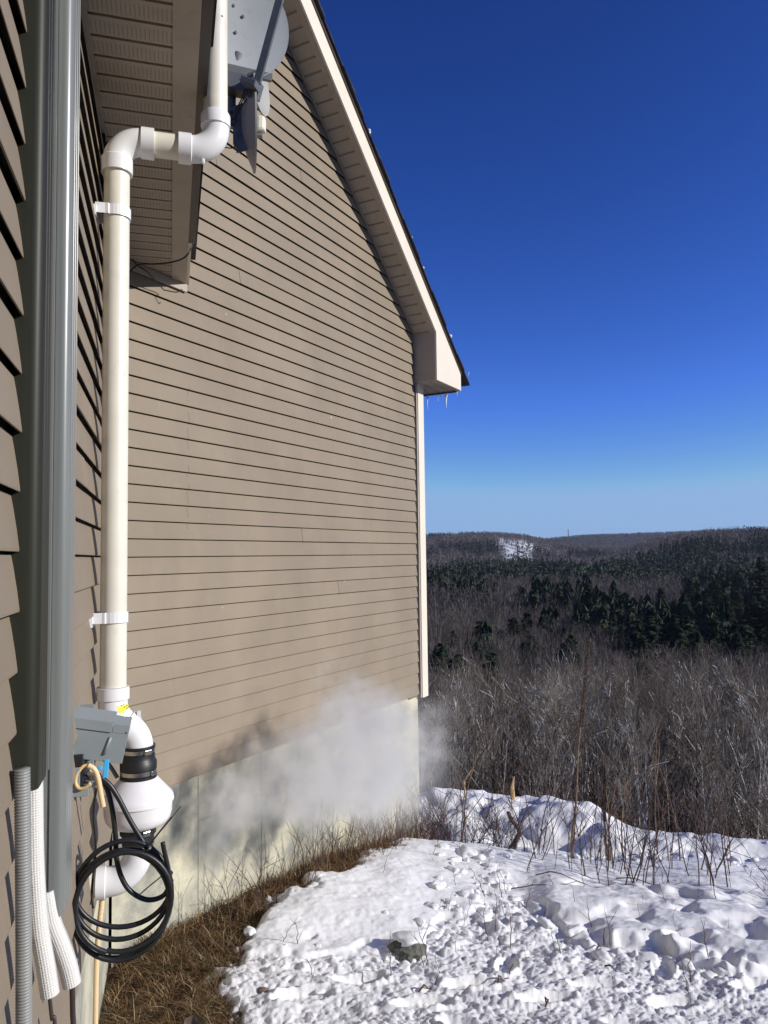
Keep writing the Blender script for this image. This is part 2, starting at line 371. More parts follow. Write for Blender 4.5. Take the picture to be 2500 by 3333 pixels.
# ------------------------------------------------------------------ terrain (heights relative to the eye)
COLS = [(-.3, [(2, -2.1), (3.5, -2.1), (5, -2.14), (5.9, -2.22), (6.8, -2.42), (8, -2.95), (9.4, -3.3), (11, -3.38)]),
 (-.1, [(2, -2.1), (3.5, -2.1), (5, -2.16), (5.9, -2.24), (6.6, -2.38), (8, -3.0), (9.4, -3.3), (11, -3.37)]),
 (0., [(2, -2.1), (3.5, -2.1), (5, -2.22), (5.9, -2.30), (6.6, -2.40), (8, -3.05), (9.3, -3.3), (11, -3.36)]),
 (.06, [(2, -2.1), (3.5, -2.1), (5, -2.26), (6, -2.36), (6.6, -2.41), (8, -3.1), (9.3, -3.36), (11, -3.35)]),
 (.12, [(2, -2.1), (3.5, -2.1), (5, -2.29), (6, -2.40), (6.7, -2.49), (8.1, -3.15), (9.2, -3.4), (10.8, -3.29)]),
 (.2, [(2, -2.1), (3.5, -2.11), (5, -2.33), (6, -2.48), (6.8, -2.62), (8, -3.15), (9, -3.4), (10.5, -3.26)]),
 (.26, [(2, -2.1), (3.5, -2.12), (5, -2.36), (6.9, -2.71), (7.6, -3.02), (8.5, -3.37), (10, -3.32)]),
 (.33, [(2, -2.1), (3.5, -2.13), (5, -2.38), (7, -2.82), (7.8, -3.08), (8.6, -3.38), (10, -3.52)]),
 (.41, [(2, -2.1), (3.5, -2.14), (5, -2.41), (7, -2.85), (7.8, -3.07), (8.4, -3.35), (9.6, -3.59)]),
 (.49, [(2, -2.1), (3.5, -2.15), (5, -2.45), (7, -2.94), (7.7, -3.18), (8.2, -3.42), (9.2, -3.57)]),
 (.75, [(2, -2.12), (3.5, -2.2), (5, -2.5), (7, -3.05), (7.7, -3.3), (8.2, -3.5), (9.0, -3.7)])]
FARP = [(1.2, -.75), (7, -5.6), (19, -13.2), (34, -18.5), (49, -22.), (89, -26.8), (139, -29.8), (189, -30.6)]
_YG = np.geomspace(1.5, 400, 700); _tab = []
for t_, L_ in COLS:
    yc, zc = L_[-1]; pts = L_+[(yc+a, zc+b) for a, b in FARP]
    pts[-1] = (210, -34.); pts.append((420, -34.)); pts = sorted(pts)
    z_ = np.interp(_YG, [p[0] for p in pts], [p[1] for p in pts])
    k_ = np.array([1, 3, 5, 6, 5, 3, 1.]); k_ /= k_.sum(); zp = np.pad(z_, 3, mode='edge')
    _tab.append(np.convolve(zp, k_, 'valid'))
_tab = np.array(_tab); _tc = np.array([c[0] for c in COLS])
def hills(T, Y):
    def sk(pts, yd): return np.interp(T, [p[0] for p in pts], [p[1] for p in pts])*yd
    H = np.full_like(T, -34.)
    H = H+4*sst(500, 1000, Y)
    for pts, y0, yd, tr in (
        ([(-1, .02), (.0, .0265), (.04, .0265), (.08, .0278), (.115, .0292), (.15, .0294), (.18, .0262), (.21, .020), (.25, .013), (.32, .004), (.45, -.004), (1, -.004)], 850, 2200, 12),
        ([(-1, .018), (.15, .017), (.2, .0200), (.2427, .0232), (.263, .0250), (.33, .0262), (.40, .0281), (.45, .029), (.55, .03), (1, .032)], 2600, 4600, 12),
        ([(-1, -.03), (.25, -.02), (.29, -.004), (.34, .0145), (.37, .0222), (.40, .0262), (.4253, .0300), (.5065, .0320), (.6, .034), (1, .036)], 620, 1300, 13)):
        pk = sk(pts, yd)-tr; up = sst(y0, yd, Y)**1.1; dn = 1-.5*sst(yd, yd*1.8, Y)
        h_ = -32+(pk+32)*up*dn; H = np.maximum(H, h_)
    return H
def height(X, Y):
    X = np.asarray(X, float); Y = np.asarray(Y, float); X, Y = np.broadcast_arrays(X, Y)
    R = np.hypot(X, Y); th = np.arctan2(X, Y); thc = np.clip(th, math.atan(-.3), math.atan(.75)); T = np.tan(thc); Ye = R*np.cos(thc)
    Yq = np.clip(Ye, 1.5, 399); yi = np.interp(np.log(Yq), np.log(_YG), np.arange(len(_YG))); y0 = np.clip(np.floor(yi).astype(int), 0, len(_YG)-2); fy = yi-y0
    ti = np.interp(T, _tc, np.arange(len(_tc))); t0 = np.clip(np.floor(ti).astype(int), 0, len(_tc)-2); ft = ti-t0; ft = ft*ft*(3-2*ft)*.5+ft*.5
    z = (_tab[t0, y0]*(1-ft)+_tab[t0+1, y0]*ft)*(1-fy)+(_tab[t0, y0+1]*(1-ft)+_tab[t0+1, y0+1]*ft)*fy
    z = np.where(Ye > 300, hills(T, Ye), z)
    z = z+(fbm(X/9, Y/9, 3, 3)-.5)*1.2*sst(14, 30, Ye)+(fbm(X/140, Y/140, 3, 5)-.5)*9*sst(300, 700, Ye)*(1-.6*sst(1200, 2000, Ye))
    wf = sst(math.radians(-75), math.radians(-25), th)*(1-sst(math.radians(100), math.radians(150), th))
    z = z*wf+(1-wf)*(-2.1-sst(8, 60, R)*6-sst(60, 600, R)*20)
    return z
def wall2(X, Y):
    qx = X-CO[0]; qy = Y-CO[1]; return qx*d2[0]+qy*d2[1], qx*n2[0]+qy*n2[1]
OB = [(-3, 3.), (-.9, 1.6), (-.45, 1.0), (-.2, .84), (-.05, .77), (0, .62), (.12, .54), (.18, .43), (.3, .45), (.54, .36), (.82, .30), (1.2, .17), (1.58, .19), (1.78, .24), (2.1, .16), (2.46, .10), (2.77, .06), (3.3, -.02), (3.8, -.6), (9, -3)]
def snow_edge(X, Y):
    """positive inside the snow, metres from its edge towards the house wall"""
    s, o = wall2(X, Y); e = o-np.interp(s, [p[0] for p in OB], [p[1] for p in OB])
    return e+(fbm(X*6, Y*6, 4, 21, .6)-.5)*.42+(fbm(X*30, Y*30, 2, 22)-.5)*.05
RUB = [(-.4, 4.2), (-.14, 4.35), (-.06, 4.45), (.0, 4.5), (.045, 4.65), (.08, 5.0), (.13, 5.35), (.17, 5.45), (.2, 5.2), (.24, 4.85), (.3, 4.6), (.36, 4.5), (.42, 4.45), (.5, 4.35), (.8, 4.2)]
FEET = [(-.42, 3.75, .3), (-.15, 3.95, .25), (.15, 3.72, .2), (.42, 3.93, .15), (.75, 3.8, .3), (1.05, 4.0, .1), (1.4, 3.85, .25), (.0, 3.42, 2.6), (.35, 3.5, 2.7), (.72, 3.42, 2.5), (1.1, 3.55, 2.8), (-.3, 3.45, 2.9), (1.5, 4.3, 1.2), (.62, 4.2, 1.3), (1.9, 4.1, .4), (1.75, 4.6, .2)]
def snow_height(X, Y):
    T = X/Y; z = height(X, Y)+.0
    yr = np.interp(T, [p[0] for p in RUB], [p[1] for p in RUB])+(fbm(X*2.6, Y*2.6, 4, 31, .6)-.5)*1.0
    rub = sst(0, .22, yr-Y)
    tr = sst(.25, .7, Y-np.interp(T, [0, .12, .26, .49], [7.0, 7.3, 7.4, 7.3]))*(1-sst(-.6, .1, Y-np.interp(T, [0, .12, .2, .26, .41, .49], [10.2, 10, 9.8, 9.3, 8.8, 8.6])))
    trr = tr*sst(.42, .62, fbm(X*1.3, Y*1.3, 3, 33))
    pat = sst(.55, .66, fbm(X*1.1+3, Y*1.1, 3, 35))*sst(.03, .07, T)*(1-sst(.17, .22, T))*sst(5.3, 5.7, Y)*(1-sst(6.4, 6.8, Y))
    allr = np.clip(rub+trr*.9+pat, 0, 1)
    ledge = .075*sst(.3, .6, fbm(X*2.7, Y*2.7, 3, 39))*sst(.16, .22, T)*(1-sst(-.04, .12, yr-Y))*(1-sst(5.6, 7, Y))+.03*(1-sst(-.02, .1, yr-Y))*(1-sst(5., 6, Y))
    c1 = lumps(X*6+(fbm(X*9, Y*9, 2, 40)-.5)*1.2, Y*6+(fbm(X*9, Y*9, 2, 42)-.5)*1.2, 41)*.085*sst(.5, .68, fbm(X*1.6, Y*1.6, 2, 43))
    bil = lambda f_, sd_: 1-np.abs(2*fbm(X*f_+(fbm(X*f_*.7, Y*f_*.7, 2, sd_+7)-.5)*2, Y*f_, 2, sd_)-1)*2
    c2 = (fbm(X*9, Y*9, 4, 45, .6)-.5)*.13; c3 = (fbm(X*26, Y*26, 4, 47, .68)-.5)*.055+lumps(X*19, Y*19, 49)*.012*sst(.5, .65, fbm(X*3.3, Y*3.3, 2, 48))
    near = sst(3.3, 4.7, Y)      # trodden flat towards the camera
    und_f = (fbm(X*34, Y*34, 3, 58, .6)-.5)*.010+(fbm(X*8, Y*8, 3, 60)-.5)*.022
    cl = c1*(.03+.5*near)+c2*(.16+.36*near)+c3*(.34+.33*near)
    tread = (np.abs(np.sin((X*.8+Y*.6)*95+fbm(X*9, Y*9, 2, 51)*3))*.009)*sst(.5, .58, fbm(X*2.4, Y*2.4, 2, 53))*(1-near)
    und = (fbm(X*.9, Y*.9, 3, 55)-.5)*.10+(fbm(X*3.4, Y*3.4, 2, 57)-.5)*.022
    bermw = sst(8.3, 9.2, Y); und = und+bermw*(fbm(X*1.5, Y*1.5, 3, 59)-.45)*.42+bermw*lumps(X*1.6, Y*1.6, 61)*.22
    foot = 0
    for fx_, fy_, fa in FEET:
        dx = (X-fx_)*math.cos(fa)+(Y-fy_)*math.sin(fa); dy = -(X-fx_)*math.sin(fa)+(Y-fy_)*math.cos(fa); dd = np.sqrt((dx/.15)**2+(dy/.06)**2); foot = foot-.030*(1-sst(.75, 1.1, dd))+.012*sst(.85, 1.1, dd)*(1-sst(1.1, 1.5, dd))
        allr = allr*(1-.8*(1-sst(.7, 1.0, dd)))
    z = z+foot
    z = z+und_f+ledge+und+allr*cl+tread+rub*(fbm(X*60, Y*60, 3, 63)-.5)*.018
    return z, allr

# the ground: one sheet to the horizon
na, nr = 900, 420
th = np.concatenate([np.linspace(-math.pi, -.35, 120, endpoint=False), np.linspace(-.35, .75, na-220, endpoint=False), np.linspace(.75, math.pi, 100, endpoint=False)])
rr = np.geomspace(.6, 9000, nr); TH, RR = np.meshgrid(th, rr); GX = RR*np.sin(TH); GY = RR*np.cos(TH)
GZ = height(GX, GY); GZ = GZ-.03-.07*sst(0, .12, snow_edge(GX, GY))*(RR < 14)+(fbm(GX*8, GY*8, 3, 71)-.5)*.05*(RR < 14)
nA = len(th); V = np.stack([GX, GY, GZ+CZ], -1).reshape(-1, 3); V = np.vstack([V, [[0, 0, float(GZ[0].mean())+CZ]]])
ii, jj = np.meshgrid(np.arange(nr-1), np.arange(nA), indexing='ij'); j2 = (jj+1) % nA
Fq = np.stack([ii*nA+jj, ii*nA+j2, (ii+1)*nA+j2, (ii+1)*nA+jj], -1).reshape(-1, 4)[:, ::-1]
TT = np.where(GY > 0, GX/np.maximum(GY, 1e-3), 9)
clear = sst(.150, .168, TT)*(1-sst(.186, .200, TT))*sst(1250, 1400, GY)*(1-sst(1750, 1950, GY))+.45*sst(.13, .15, TT)*(1-sst(.22, .26, TT))*sst(1500, 1700, GY)*(1-sst(1950, 2150, GY))
V_all_min = V[:, 2].min(); V_all_max = 175.
g = npmesh('ground', V, Fq, M['ground'], smooth=True, attrs={'clear': np.append(np.clip(clear, 0, 1).ravel(), 0)}); g['kind'] = 'structure'
# snow cover near the house
nx, ny = 640, 640
t_ = np.linspace(-.42, .78, nx); y_ = np.geomspace(2.3, 13.5, ny); TT, YY = np.meshgrid(t_, y_); XX = TT*YY
SZ, RB = snow_height(XX, YY); se = snow_edge(XX, YY); mk = sst(-.08, .16, se)
SZ = SZ-(1-mk)*.09-(np.clip(-se, 0, 1)*.8); SZ = SZ-sst(12, 13.5, YY)*.5
V = np.stack([XX, YY, SZ+CZ], -1).reshape(-1, 3)
ii, jj = np.meshgrid(np.arange(ny-1), np.arange(nx-1), indexing='ij')
Fq = np.stack([ii*nx+jj, ii*nx+jj+1, (ii+1)*nx+jj+1, (ii+1)*nx+jj], -1).reshape(-1, 4)
dirt = (1-sst(.0, .22, se))*.8
keep = (se.reshape(-1)[Fq].max(1) > -.12); ob = npmesh('snow', V, Fq[keep], M['snow'], smooth=True, attrs={'rub': RB*.9, 'dirt': dirt}); ob['kind'] = 'structure'
def snow_z(x, y):
    z, _ = snow_height(np.array([float(x)]), np.array([float(y)])); return float(z[0])+CZ
def gz(x, y): return float(height(np.array([float(x)]), np.array([float(y)]))[0])+CZ

# ------------------------------------------------------------------ house
house = thing('house', f2(1.8, -3, -2.1), 'tan vinyl-sided house with a steep gable, angled wing and concrete foundation', 'house')
CRS = .1016; Z0 = .0157
def siding(fr, z_lo_idx, z_hi_idx, sr, sl_, uo=0):
    mb = MB()
    for i in range(z_hi_idx, z_lo_idx):
        zb = Z0+(11-i-1)*CRS; zt = zb+CRS          # course between lap lines
        prof = [(.001, zb+.020), (.0170, zb+.020), (.0176, zb+.0), (.0192, zb+.0006), (.0195, zb+.005), (.0155, zb+CRS*.35), (.009, zb+CRS*.75), (.005, zt-.0045), (.001, zt-.004)]; np_ = len(prof)  # face stops short: the dark slot acts as the lap shadow line
        a0 = [sl_(z) for _, z in prof]; a1 = [sr(z) for _, z in prof]
        if a1[2] <= a0[1]+.01: continue
        if rnd.random() < .13 and a1[2]-a0[2] > 1.0:      # end lap: the next panel slips 2 mm proud over this one
            sj = a0[2]+rnd.uniform(.25, .8)*(a1[2]-a0[2]); cut = [(max(sj, 0)-.03, a1), (None, None)]
            lo = [min(max(sj, x), y) for x, y in zip(a0, a1)]
            V_ = [fr(lo[j]-.025, prof[j][0]+.0022, prof[j][1]) for j in range(2, np_)]+[fr(a1[j], prof[j][0]+.0003, prof[j][1]) for j in range(2, np_)]; m2 = np_-2
            U_ = [(uo+lo[j]+3.3, prof[j][1]) for j in range(2, np_)]+[(uo+a1[j]+3.3, prof[j][1]) for j in range(2, np_)]
            mb.add(V_, [(j, j+m2, j+m2+1, j+1) for j in range(m2-1)], uv=U_)
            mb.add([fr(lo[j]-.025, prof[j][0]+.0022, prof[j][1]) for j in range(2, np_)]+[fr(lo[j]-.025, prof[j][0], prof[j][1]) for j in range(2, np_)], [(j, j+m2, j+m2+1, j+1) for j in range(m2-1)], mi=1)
        V_ = [fr(a0[j], prof[j][0], prof[j][1]) for j in range(np_)]+[fr(max(a1[j], a0[j]), prof[j][0], prof[j][1]) for j in range(np_)]
        U_ = [(uo+a0[j], prof[j][1]) for j in range(np_)]+[(uo+a1[j], prof[j][1]) for j in range(np_)]
        mb.add(V_, [(j, j+np_, j+np_+1, j+1) for j in range(2, np_-1)], uv=U_); mb.add(V_, [(j, j+np_, j+np_+1, j+1) for j in range(2)], uv=U_, mi=1)  # lap undersides coloured dark to paint in their shade
    return mb
RK = .85
def rake_z(s): return 3.82-RK*(s-1.6)                 # underside of the rake soffit at the gable wall
def rake_s(z): return 1.6+(3.82-z)/RK
siding(f2, 24, -34, lambda z: min(3.556, rake_s(z)+.01), lambda z: -.9 if z > 1.9 else .01).build('siding_wall', [M['siding'], M['dark_gap_lap_shade']], house)
siding(f1, 23, -5, lambda z: 4.9, lambda z: .012, 20).build('siding_wall', [M['siding'], M['dark_gap_lap_shade']], house)
mb = MB(); mb.add([f2(-.9, 0, -1.3), f2(3.6, 0, -1.3), f2(3.6, 0, rake_z(3.6)), f2(-.9, 0, rake_z(-.9))], [(0, 1, 2, 3)])
mb.add([f1(0, 0, -1.25), f1(4.9, 0, -1.25), f1(4.9, 0, 1.75), f1(0, 0, 1.75)], [(0, 3, 2, 1)])
mb.build('sheathing', M['dark_gap_lap_shade'], house)
mb = MB(); k_ = -2.8
mb.add([f2(-.02, -.02, k_), f2(3.60, -.02, k_), f2(3.60, -.02, -1.29), f2(-.02, -.02, -1.29), f2(3.60, -6, k_), f2(3.60, -6, -1.29)], [(0, 1, 2, 3), (1, 4, 5, 2)], uv=[(-.02, k_), (3.6, k_), (3.6, -1.29), (-.02, -1.29), (9.6, k_), (9.6, -1.29)])
mb.build('foundation', M['concrete'], house)
mb = MB(); mb.add([f1(-.02, -.045, k_), f1(5, -.045, k_), f1(5, -.045, -1.2), f1(-.02, -.045, -1.2), f1(5, 0, -1.2), f1(-.02, 0, -1.2)], [(0, 3, 2, 1), (3, 5, 4, 2)], uv=[(7, k_), (12, k_), (12, -1.2), (7, -1.2), (12, -1.1), (7, -1.1)])
mb.build('foundation', M['concrete'], house)
# outer corner post with its channel, right end of the gable wall
mb = MB(); mb.box(f2(3.556, -.005, -1.325), d2*.03, n2*.012, ZZ*3.01); mb.build('channel', M['dark_gap_lap_shade'], house)
mb = MB(); mb.box(f2(3.588, -.005, -1.34), d2*.022, n2*.026, ZZ*3.02); mb.build('channel', M['tan_trim'], house)
mb = MB(); mb.box(f2(3.612, -.005, -1.345), d2*.118, n2*.034, ZZ*3.03); mb.box(f2(3.70, -.2, -1.345), d2*.028, n2*.194, ZZ*3.03); mb.build('corner_post', M['trim'], house, bevel=.002)
mb = MB(); mb.box(f2(3.40, -.015, -1.325), d2*.19, n2*.02, ZZ*.02); mb.build('starter_strip', M['bracket'], house)
# the far side wall and back of the gable block
mb = MB(); mb.box(f2(-2, -7, -1.3), d2*5.7, n2*6.9, ZZ*3.0); mb.build('core', M['siding'], house)
# rake: soffit boards, trims, fascia, roof
def rk(s, o, dz=0): return f2(s, o, rake_z(s)+dz)
mb = MB(); s = 3.575; p = .0795
while s > -.6:
    a, b = s, s-p
    mb.add([rk(a, .0, .014), rk(a, .235, .014), rk(a-.015, .235, .014), rk(a-.015, 0, .014)], [(0, 3, 2, 1)])
    mb.add([rk(a-.015, .0, -.0), rk(a-.015, .235, -.0), rk(b, .235, -.0), rk(b, 0, -.0), rk(a-.015, 0, .014), rk(a-.015, .235, .014), rk(b, .235, .014), rk(b, 0, .014)], [(0, 3, 2, 1), (0, 1, 5, 4), (3, 7, 6, 2)])
    s -= p
mb.build('rake_soffit', M['tan_trim'], house)
def strip(s0, s1, o0, o1, z0, z1):                   # sloped bar along the rake
    m_ = MB(); v = [rk(s_, o_, z_) for s_ in (s0, s1) for o_, z_ in ((o0, z0), (o1, z0), (o1, z1), (o0, z1))]
    m_.add(v, [(0, 1, 5, 4), (1, 2, 6, 5), (2, 3, 7, 6), (3, 0, 4, 7), (0, 3, 2, 1), (4, 5, 6, 7)]); return m_
strip(3.59, -.9, .018, .03, -.016, -.002).build('rake_trim', M['tan_trim'], house)
strip(3.575, -.9, .190, .233, -.009, .005).build('rake_trim', M['tan_trim'], house)
# rake fascia joined to the return box face, one sheet 18 mm thick
fp = [(-.9, rake_z(-.9)-.004), (3.575, rake_z(3.575)-.004), (3.575, 1.674), (4.131, 1.676), (4.131, 1.858), (-.9, rake_z(-.9)+.205)]
fp = [(s, z) for s, z in fp]; tz = lambda s: 1.86+(4.131-s)*RK
fp[5] = (-.9, tz(-.9))
mb = MB(); n_ = len(fp); mb.add([f2(s, .252, z) for s, z in fp]+[f2(s, .234, z) for s, z in fp], [(0, 1, 5), (1, 2, 3, 4), (1, 4, 5), (6, 11, 7), (7, 10, 9, 8), (7, 11, 10)]+[(i, i+6, (i+1) % 6+6, (i+1) % 6) for i in range(6)])
mb.build('fascia', M['trim'], house)
mb = MB(); mb.box(f2(3.575, .0, 1.676), d2*.012, n2*.234, ZZ*(rake_z(3.575)-1.676+.012)); mb.build('return_side', M['tan_trim'], house)
mb = MB()
for i in range(14):
    o0 = .234-.1016*(i+1)
    mb.add([f2(3.587, o0+.008, 1.68), f2(4.13, o0+.008, 1.68), f2(4.13, o0+.1, 1.68), f2(3.587, o0+.1, 1.68)], [(0, 3, 2, 1)], uv=[(0, i*.1016+.009), (.54, i*.1016+.009), (.54, (i+1)*.1016), (0, (i+1)*.1016)])
    mb.add([f2(3.587, o0, 1.69), f2(4.13, o0, 1.69), f2(4.13, o0+.008, 1.68), f2(3.587, o0+.008, 1.68)], [(0, 3, 2, 1)], uv=[(0, 0)]*4)
mb.build('eave_soffit', M['perf'], house)
mb = MB(); mb.box(f2(4.131, -3, 1.672), d2*.02, n2*3.25, ZZ*.19); mb.build('eave_fascia', M['trim'], house)
mb = MB(); mb.box(f2(4.12, -3, 1.664), d2*.036, n2*3.2, ZZ*.008); mb.build('drip_edge', M['drip'], house)
def bar(p0, p1, off, wd, hh):                        # a roof edge strip following p0->p1 in (s,z)
    m_ = MB(); (s0, z0), (s1, z1) = p0, p1; v = [f2(s_, o_, z_+e) for s_, z_ in ((s0, z0), (s1, z1)) for o_, e in ((off, 0), (off+wd, 0), (off+wd, hh), (off, hh))]
    m_.add(v, [(0, 1, 5, 4), (1, 2, 6, 5), (2, 3, 7, 6), (3, 0, 4, 7), (0, 3, 2, 1), (4, 5, 6, 7)]); return m_
bar((4.16, tz(4.16)), (-.9, tz(-.9)), -6, 6.262, .035).build('roof_edge', M['drip'], house)
mb = MB(); s = 4.30; kk = 0
while s > -.9:                                        # shingle courses stepping up the slope
    a, b = s, s-.145; la = .022+.006*math.sin(kk*2.1)
    v = [f2(s_, o_, tz(s_)+e) for s_, e in ((a, .036), (b, .036), (b-.02, .036), (a, .036+la)) for o_ in (-6, .285+.006*math.sin(kk*1.7))]
    mb.add(v, [(0, 2, 3, 1), (0, 1, 7, 6), (6, 7, 5, 4), (0, 6, 4, 2), (1, 3, 5, 7)]); s -= .14; kk += 1
mb.build('shingles', M['shingle'], house)
# eave of the angled wing over the near wall
ES, EE = 4.9, -.36
mb = MB(); i = 0; y = -.36
while y < ES:
    a, b = y, y+.1016; uu = lambda o, s_: (o, s_+10.16-.0)
    def endo(s_): return .268
    st = lambda s_: max(0.0, -s_) if s_ < 0 else 0.0    # the soffit dies into the gable wall along 45 degrees
    mb.add([f1(a+.013, st(a+.013), 1.683), f1(b, st(b), 1.683), f1(b, .268, 1.683), f1(a+.013, .268, 1.683)], [(0, 1, 2, 3)], uv=[(st(a), i*.1016+.013), (st(b), (i+1)*.1016), (.268, (i+1)*.1016), (.268, i*.1016+.013)])
    mb.add([f1(a, st(a), 1.692), f1(a+.004, st(a), 1.692), f1(a+.004, .268, 1.692), f1(a, .268, 1.692), f1(a+.013, st(a+.013), 1.683), f1(a+.013, .268, 1.683), f1(a, st(a), 1.683), f1(a, .268, 1.683)], [(0, 1, 2, 3), (1, 4, 5, 2), (6, 0, 3, 7)], uv=[(0, 0)]*8)
    y += .1016; i += 1
mb.build('eave_soffit', M['perf'], house)
mb = MB(); mb.add([f1(s_, o_, z_) for s_ in (-.352, ES) for o_, z_ in ((.268, 1.676), (.352, 1.676), (.352, 1.70), (.268, 1.70))], [(0, 4, 5, 1), (1, 5, 6, 2), (2, 6, 7, 3), (3, 7, 4, 0), (0, 1, 2, 3), (4, 7, 6, 5)]); mb.build('eave_trim', M['tan_trim'], house)
mb = MB(); mb.box(f1(-.37, .3521, 1.685), -d1*(ES+.37), n1*.018, ZZ*.15); mb.build('fascia', M['trim'], house)
mb = MB(); mb.box(f1(.30, .3523, 1.681), -d1*(ES-.3), n1*.036, ZZ*.178); mb.build('gutter_apron', M['drip'], house)
mb = MB(); v = [f1(s_, o_, z_) for s_ in (-.40, ES) for o_, z_ in ((.41, 1.86), (.41, 1.88), (-2.2, 2.70), (-2.2, 2.68))]
mb.add(v, [(0, 4, 5, 1), (1, 5, 6, 2), (2, 6, 7, 3), (3, 7, 4, 0), (0, 1, 2, 3), (4, 7, 6, 5)]); mb.build('roof', M['shingle'], house)
mb = MB(); mb.box(f2(-.02, .014, 1.628), d2*.50, n2*.014, ZZ*.05); mb.build('frieze_trim', M['tan_trim'], house)
mb = MB(); mb.box(f1(.0, .0, 1.655), -d1*ES, n1*.016, ZZ*.027); mb.build('frieze_trim', M['tan_trim'], house)
mb = MB(); mb.box(f1(.0, .0, -1.2), -d1*.04, n1*.02, ZZ*2.85); mb.build('inner_corner', M['tan_trim'], house)
# window on the near wall, seen edge-on past the pipe
win = MB().box(f1(.45, .0, .60), -d1*.85, n1*.012, ZZ*1.0).build('window', M['glass'], house)
wf_ = MB()
for a in ((.42, .57, .91, .04), (.42, 1.59, .91, .04)): wf_.box(f1(a[0], .0, a[1]), -d1*a[2], n1*.034, ZZ*a[3])
for a in (.42, 1.29): wf_.box(f1(a, .0, .6), -d1*.04, n1*.034, ZZ*1.0)
fo = wf_.build('frame', M['drip'], house); fo.parent = win; 
mb = MB(); mb.box(f1(1.30, .0, .55), -d1*.05, n1*.016, ZZ*1.1); mb.build('window_channel', M['dark_gap_lap_shade'], house)
# ------------------------------------------------------------------ snow scraps on the roof edge and icicles
for i, (s_, h_, w_) in enumerate(((2.30, .05, .10), (3.62, .04, .16), (3.30, .035, .10), (3.05, .03, .05), (3.86, .03, .05))):
    mb = MB()
    for j in range(5):
        a = s_+rnd.uniform(-w_, w_)*.3; c = f2(a, .262+rnd.uniform(-.03, .01), tz(a)+.062+rnd.uniform(0, h_*.5)); rad = rnd.uniform(.009, .019)
        mb.lathe(c-ZZ*rad, ZZ+d2*.4, [(0, rad*.2), (rad*.5, rad), (rad*1.3, rad*.9), (rad*1.8, rad*.2)], 7)
    lab = ['small lump of snow high on the shingle edge of the rake', 'long lump of melting snow near the foot of the rake edge', 'snow scrap on the shingles just above the longest lump', 'tiny snow scrap on the shingle edge below the high lump', 'tiny snow scrap closest to the eave tip'][i]
    tag(mb.build('snow_lump', M['snow'], None, True), lab, 'snow', 'snow scraps on the roof edge')
for i, (o_, z0, ln, r_) in enumerate(((-.132, 1.666, .16, .009), (-.01, 1.666, .085, .008), (.021, 1.666, .05, .007), (.08, 1.668, .165, .018), (.205, 1.668, .055, .007), (.281, 1.88, .045, .007))):
    P = [f2(4.15 if i < 5 else 4.28, o_+.003*math.sin(k*1.3), z0-ln*k/7+.004) for k in range(8)]
    mb = MB().tube(P, [r_*(1-k/7.6)*(1+.25*math.sin(k*2.3)) for k in range(8)], 8)
    lab = ['thin long icicle nearest the corner post under the eave', 'short icicle left of the thickest icicle under the eave', 'tiny icicle touching the left of the thickest one', 'thickest icicle hanging from the eave box', 'tiny icicle at the outer end of the eave box', 'tiny icicle hanging from the shingle tip above the eave box'][i]
    tag(mb.build('icicle', M['ice'], None, True), lab, 'icicle', 'icicles under the eave')

# ------------------------------------------------------------------ vent pipe with fan
SP = 1.62
def q(o, z, ds=0): return f1(SP+ds, o, z)
vent = thing('vent_pipe', q(.08, -2.0), 'white PVC vent pipe with inline fan climbing the near wall and over the eave', 'vent pipe')
def bend(c, r, a0, a1, n=14):
    return [q(c[0]+r*math.cos(math.radians(a)), c[1]+r*math.sin(math.radians(a))) for a in np.linspace(a0, a1, n)]
PC, PR, HZ, UC = .0795, .0435, 1.487, .4205
def seg(name, pts, r, mat, n=32): return MB().tube(pts, r, n).build(name, mat, vent, True, autos=35)
seg('pipe', [q(PC, -.43), q(PC, 1.375)], PR, M['pvc'])
seg('pipe', [q(.19, HZ), q(.30, HZ)], PR, M['pvc'])
seg('pipe', [q(UC, 1.60), q(UC, 3.3)], PR, M['pvc'])
# lower elbow turning out under the soffit
seg('elbow', [q(PC, 1.40)]+bend((PC+.085, 1.40), .087, 180, 90)+[q(.17, HZ)], .0475, M['pvcw'])
MB().lathe(q(PC, 1.362), ZZ, [(0, .0455), (0, .0535), (.052, .0535), (.058, .0485), (.06, .046)], 36).build('socket', M['pvcw'], vent, True, autos=35)
MB().lathe(q(.158, HZ), n1, [(0, .047), (.003, .0535), (.047, .0535), (.047, .044)], 36).build('socket', M['pvcw'], vent, True, autos=35)
seg('elbow', [q(.325, HZ)]+bend((UC-.088, HZ+.09), .09, -90, 0)+[q(UC, 1.60)], .0475, M['pvcw'])
MB().lathe(q(.289, HZ), n1, [(0, .044), (0, .0535), (.044, .0535), (.047, .047)], 36).build('socket', M['pvcw'], vent, True, autos=35)
MB().lathe(q(UC, 1.578), ZZ, [(0, .047), (.003, .0535), (.045, .0535), (.052, .050), (.054, .044)], 36).build('socket', M['pvcw'], vent, True, autos=35)
mb = MB(); mb.lathe(q(UC-.045, 1.449, .012), -ZZ, [(0, .006), (.012, .007), (.02, .002)], 8); mb.build('ice_drop', M['ice'], vent, True)
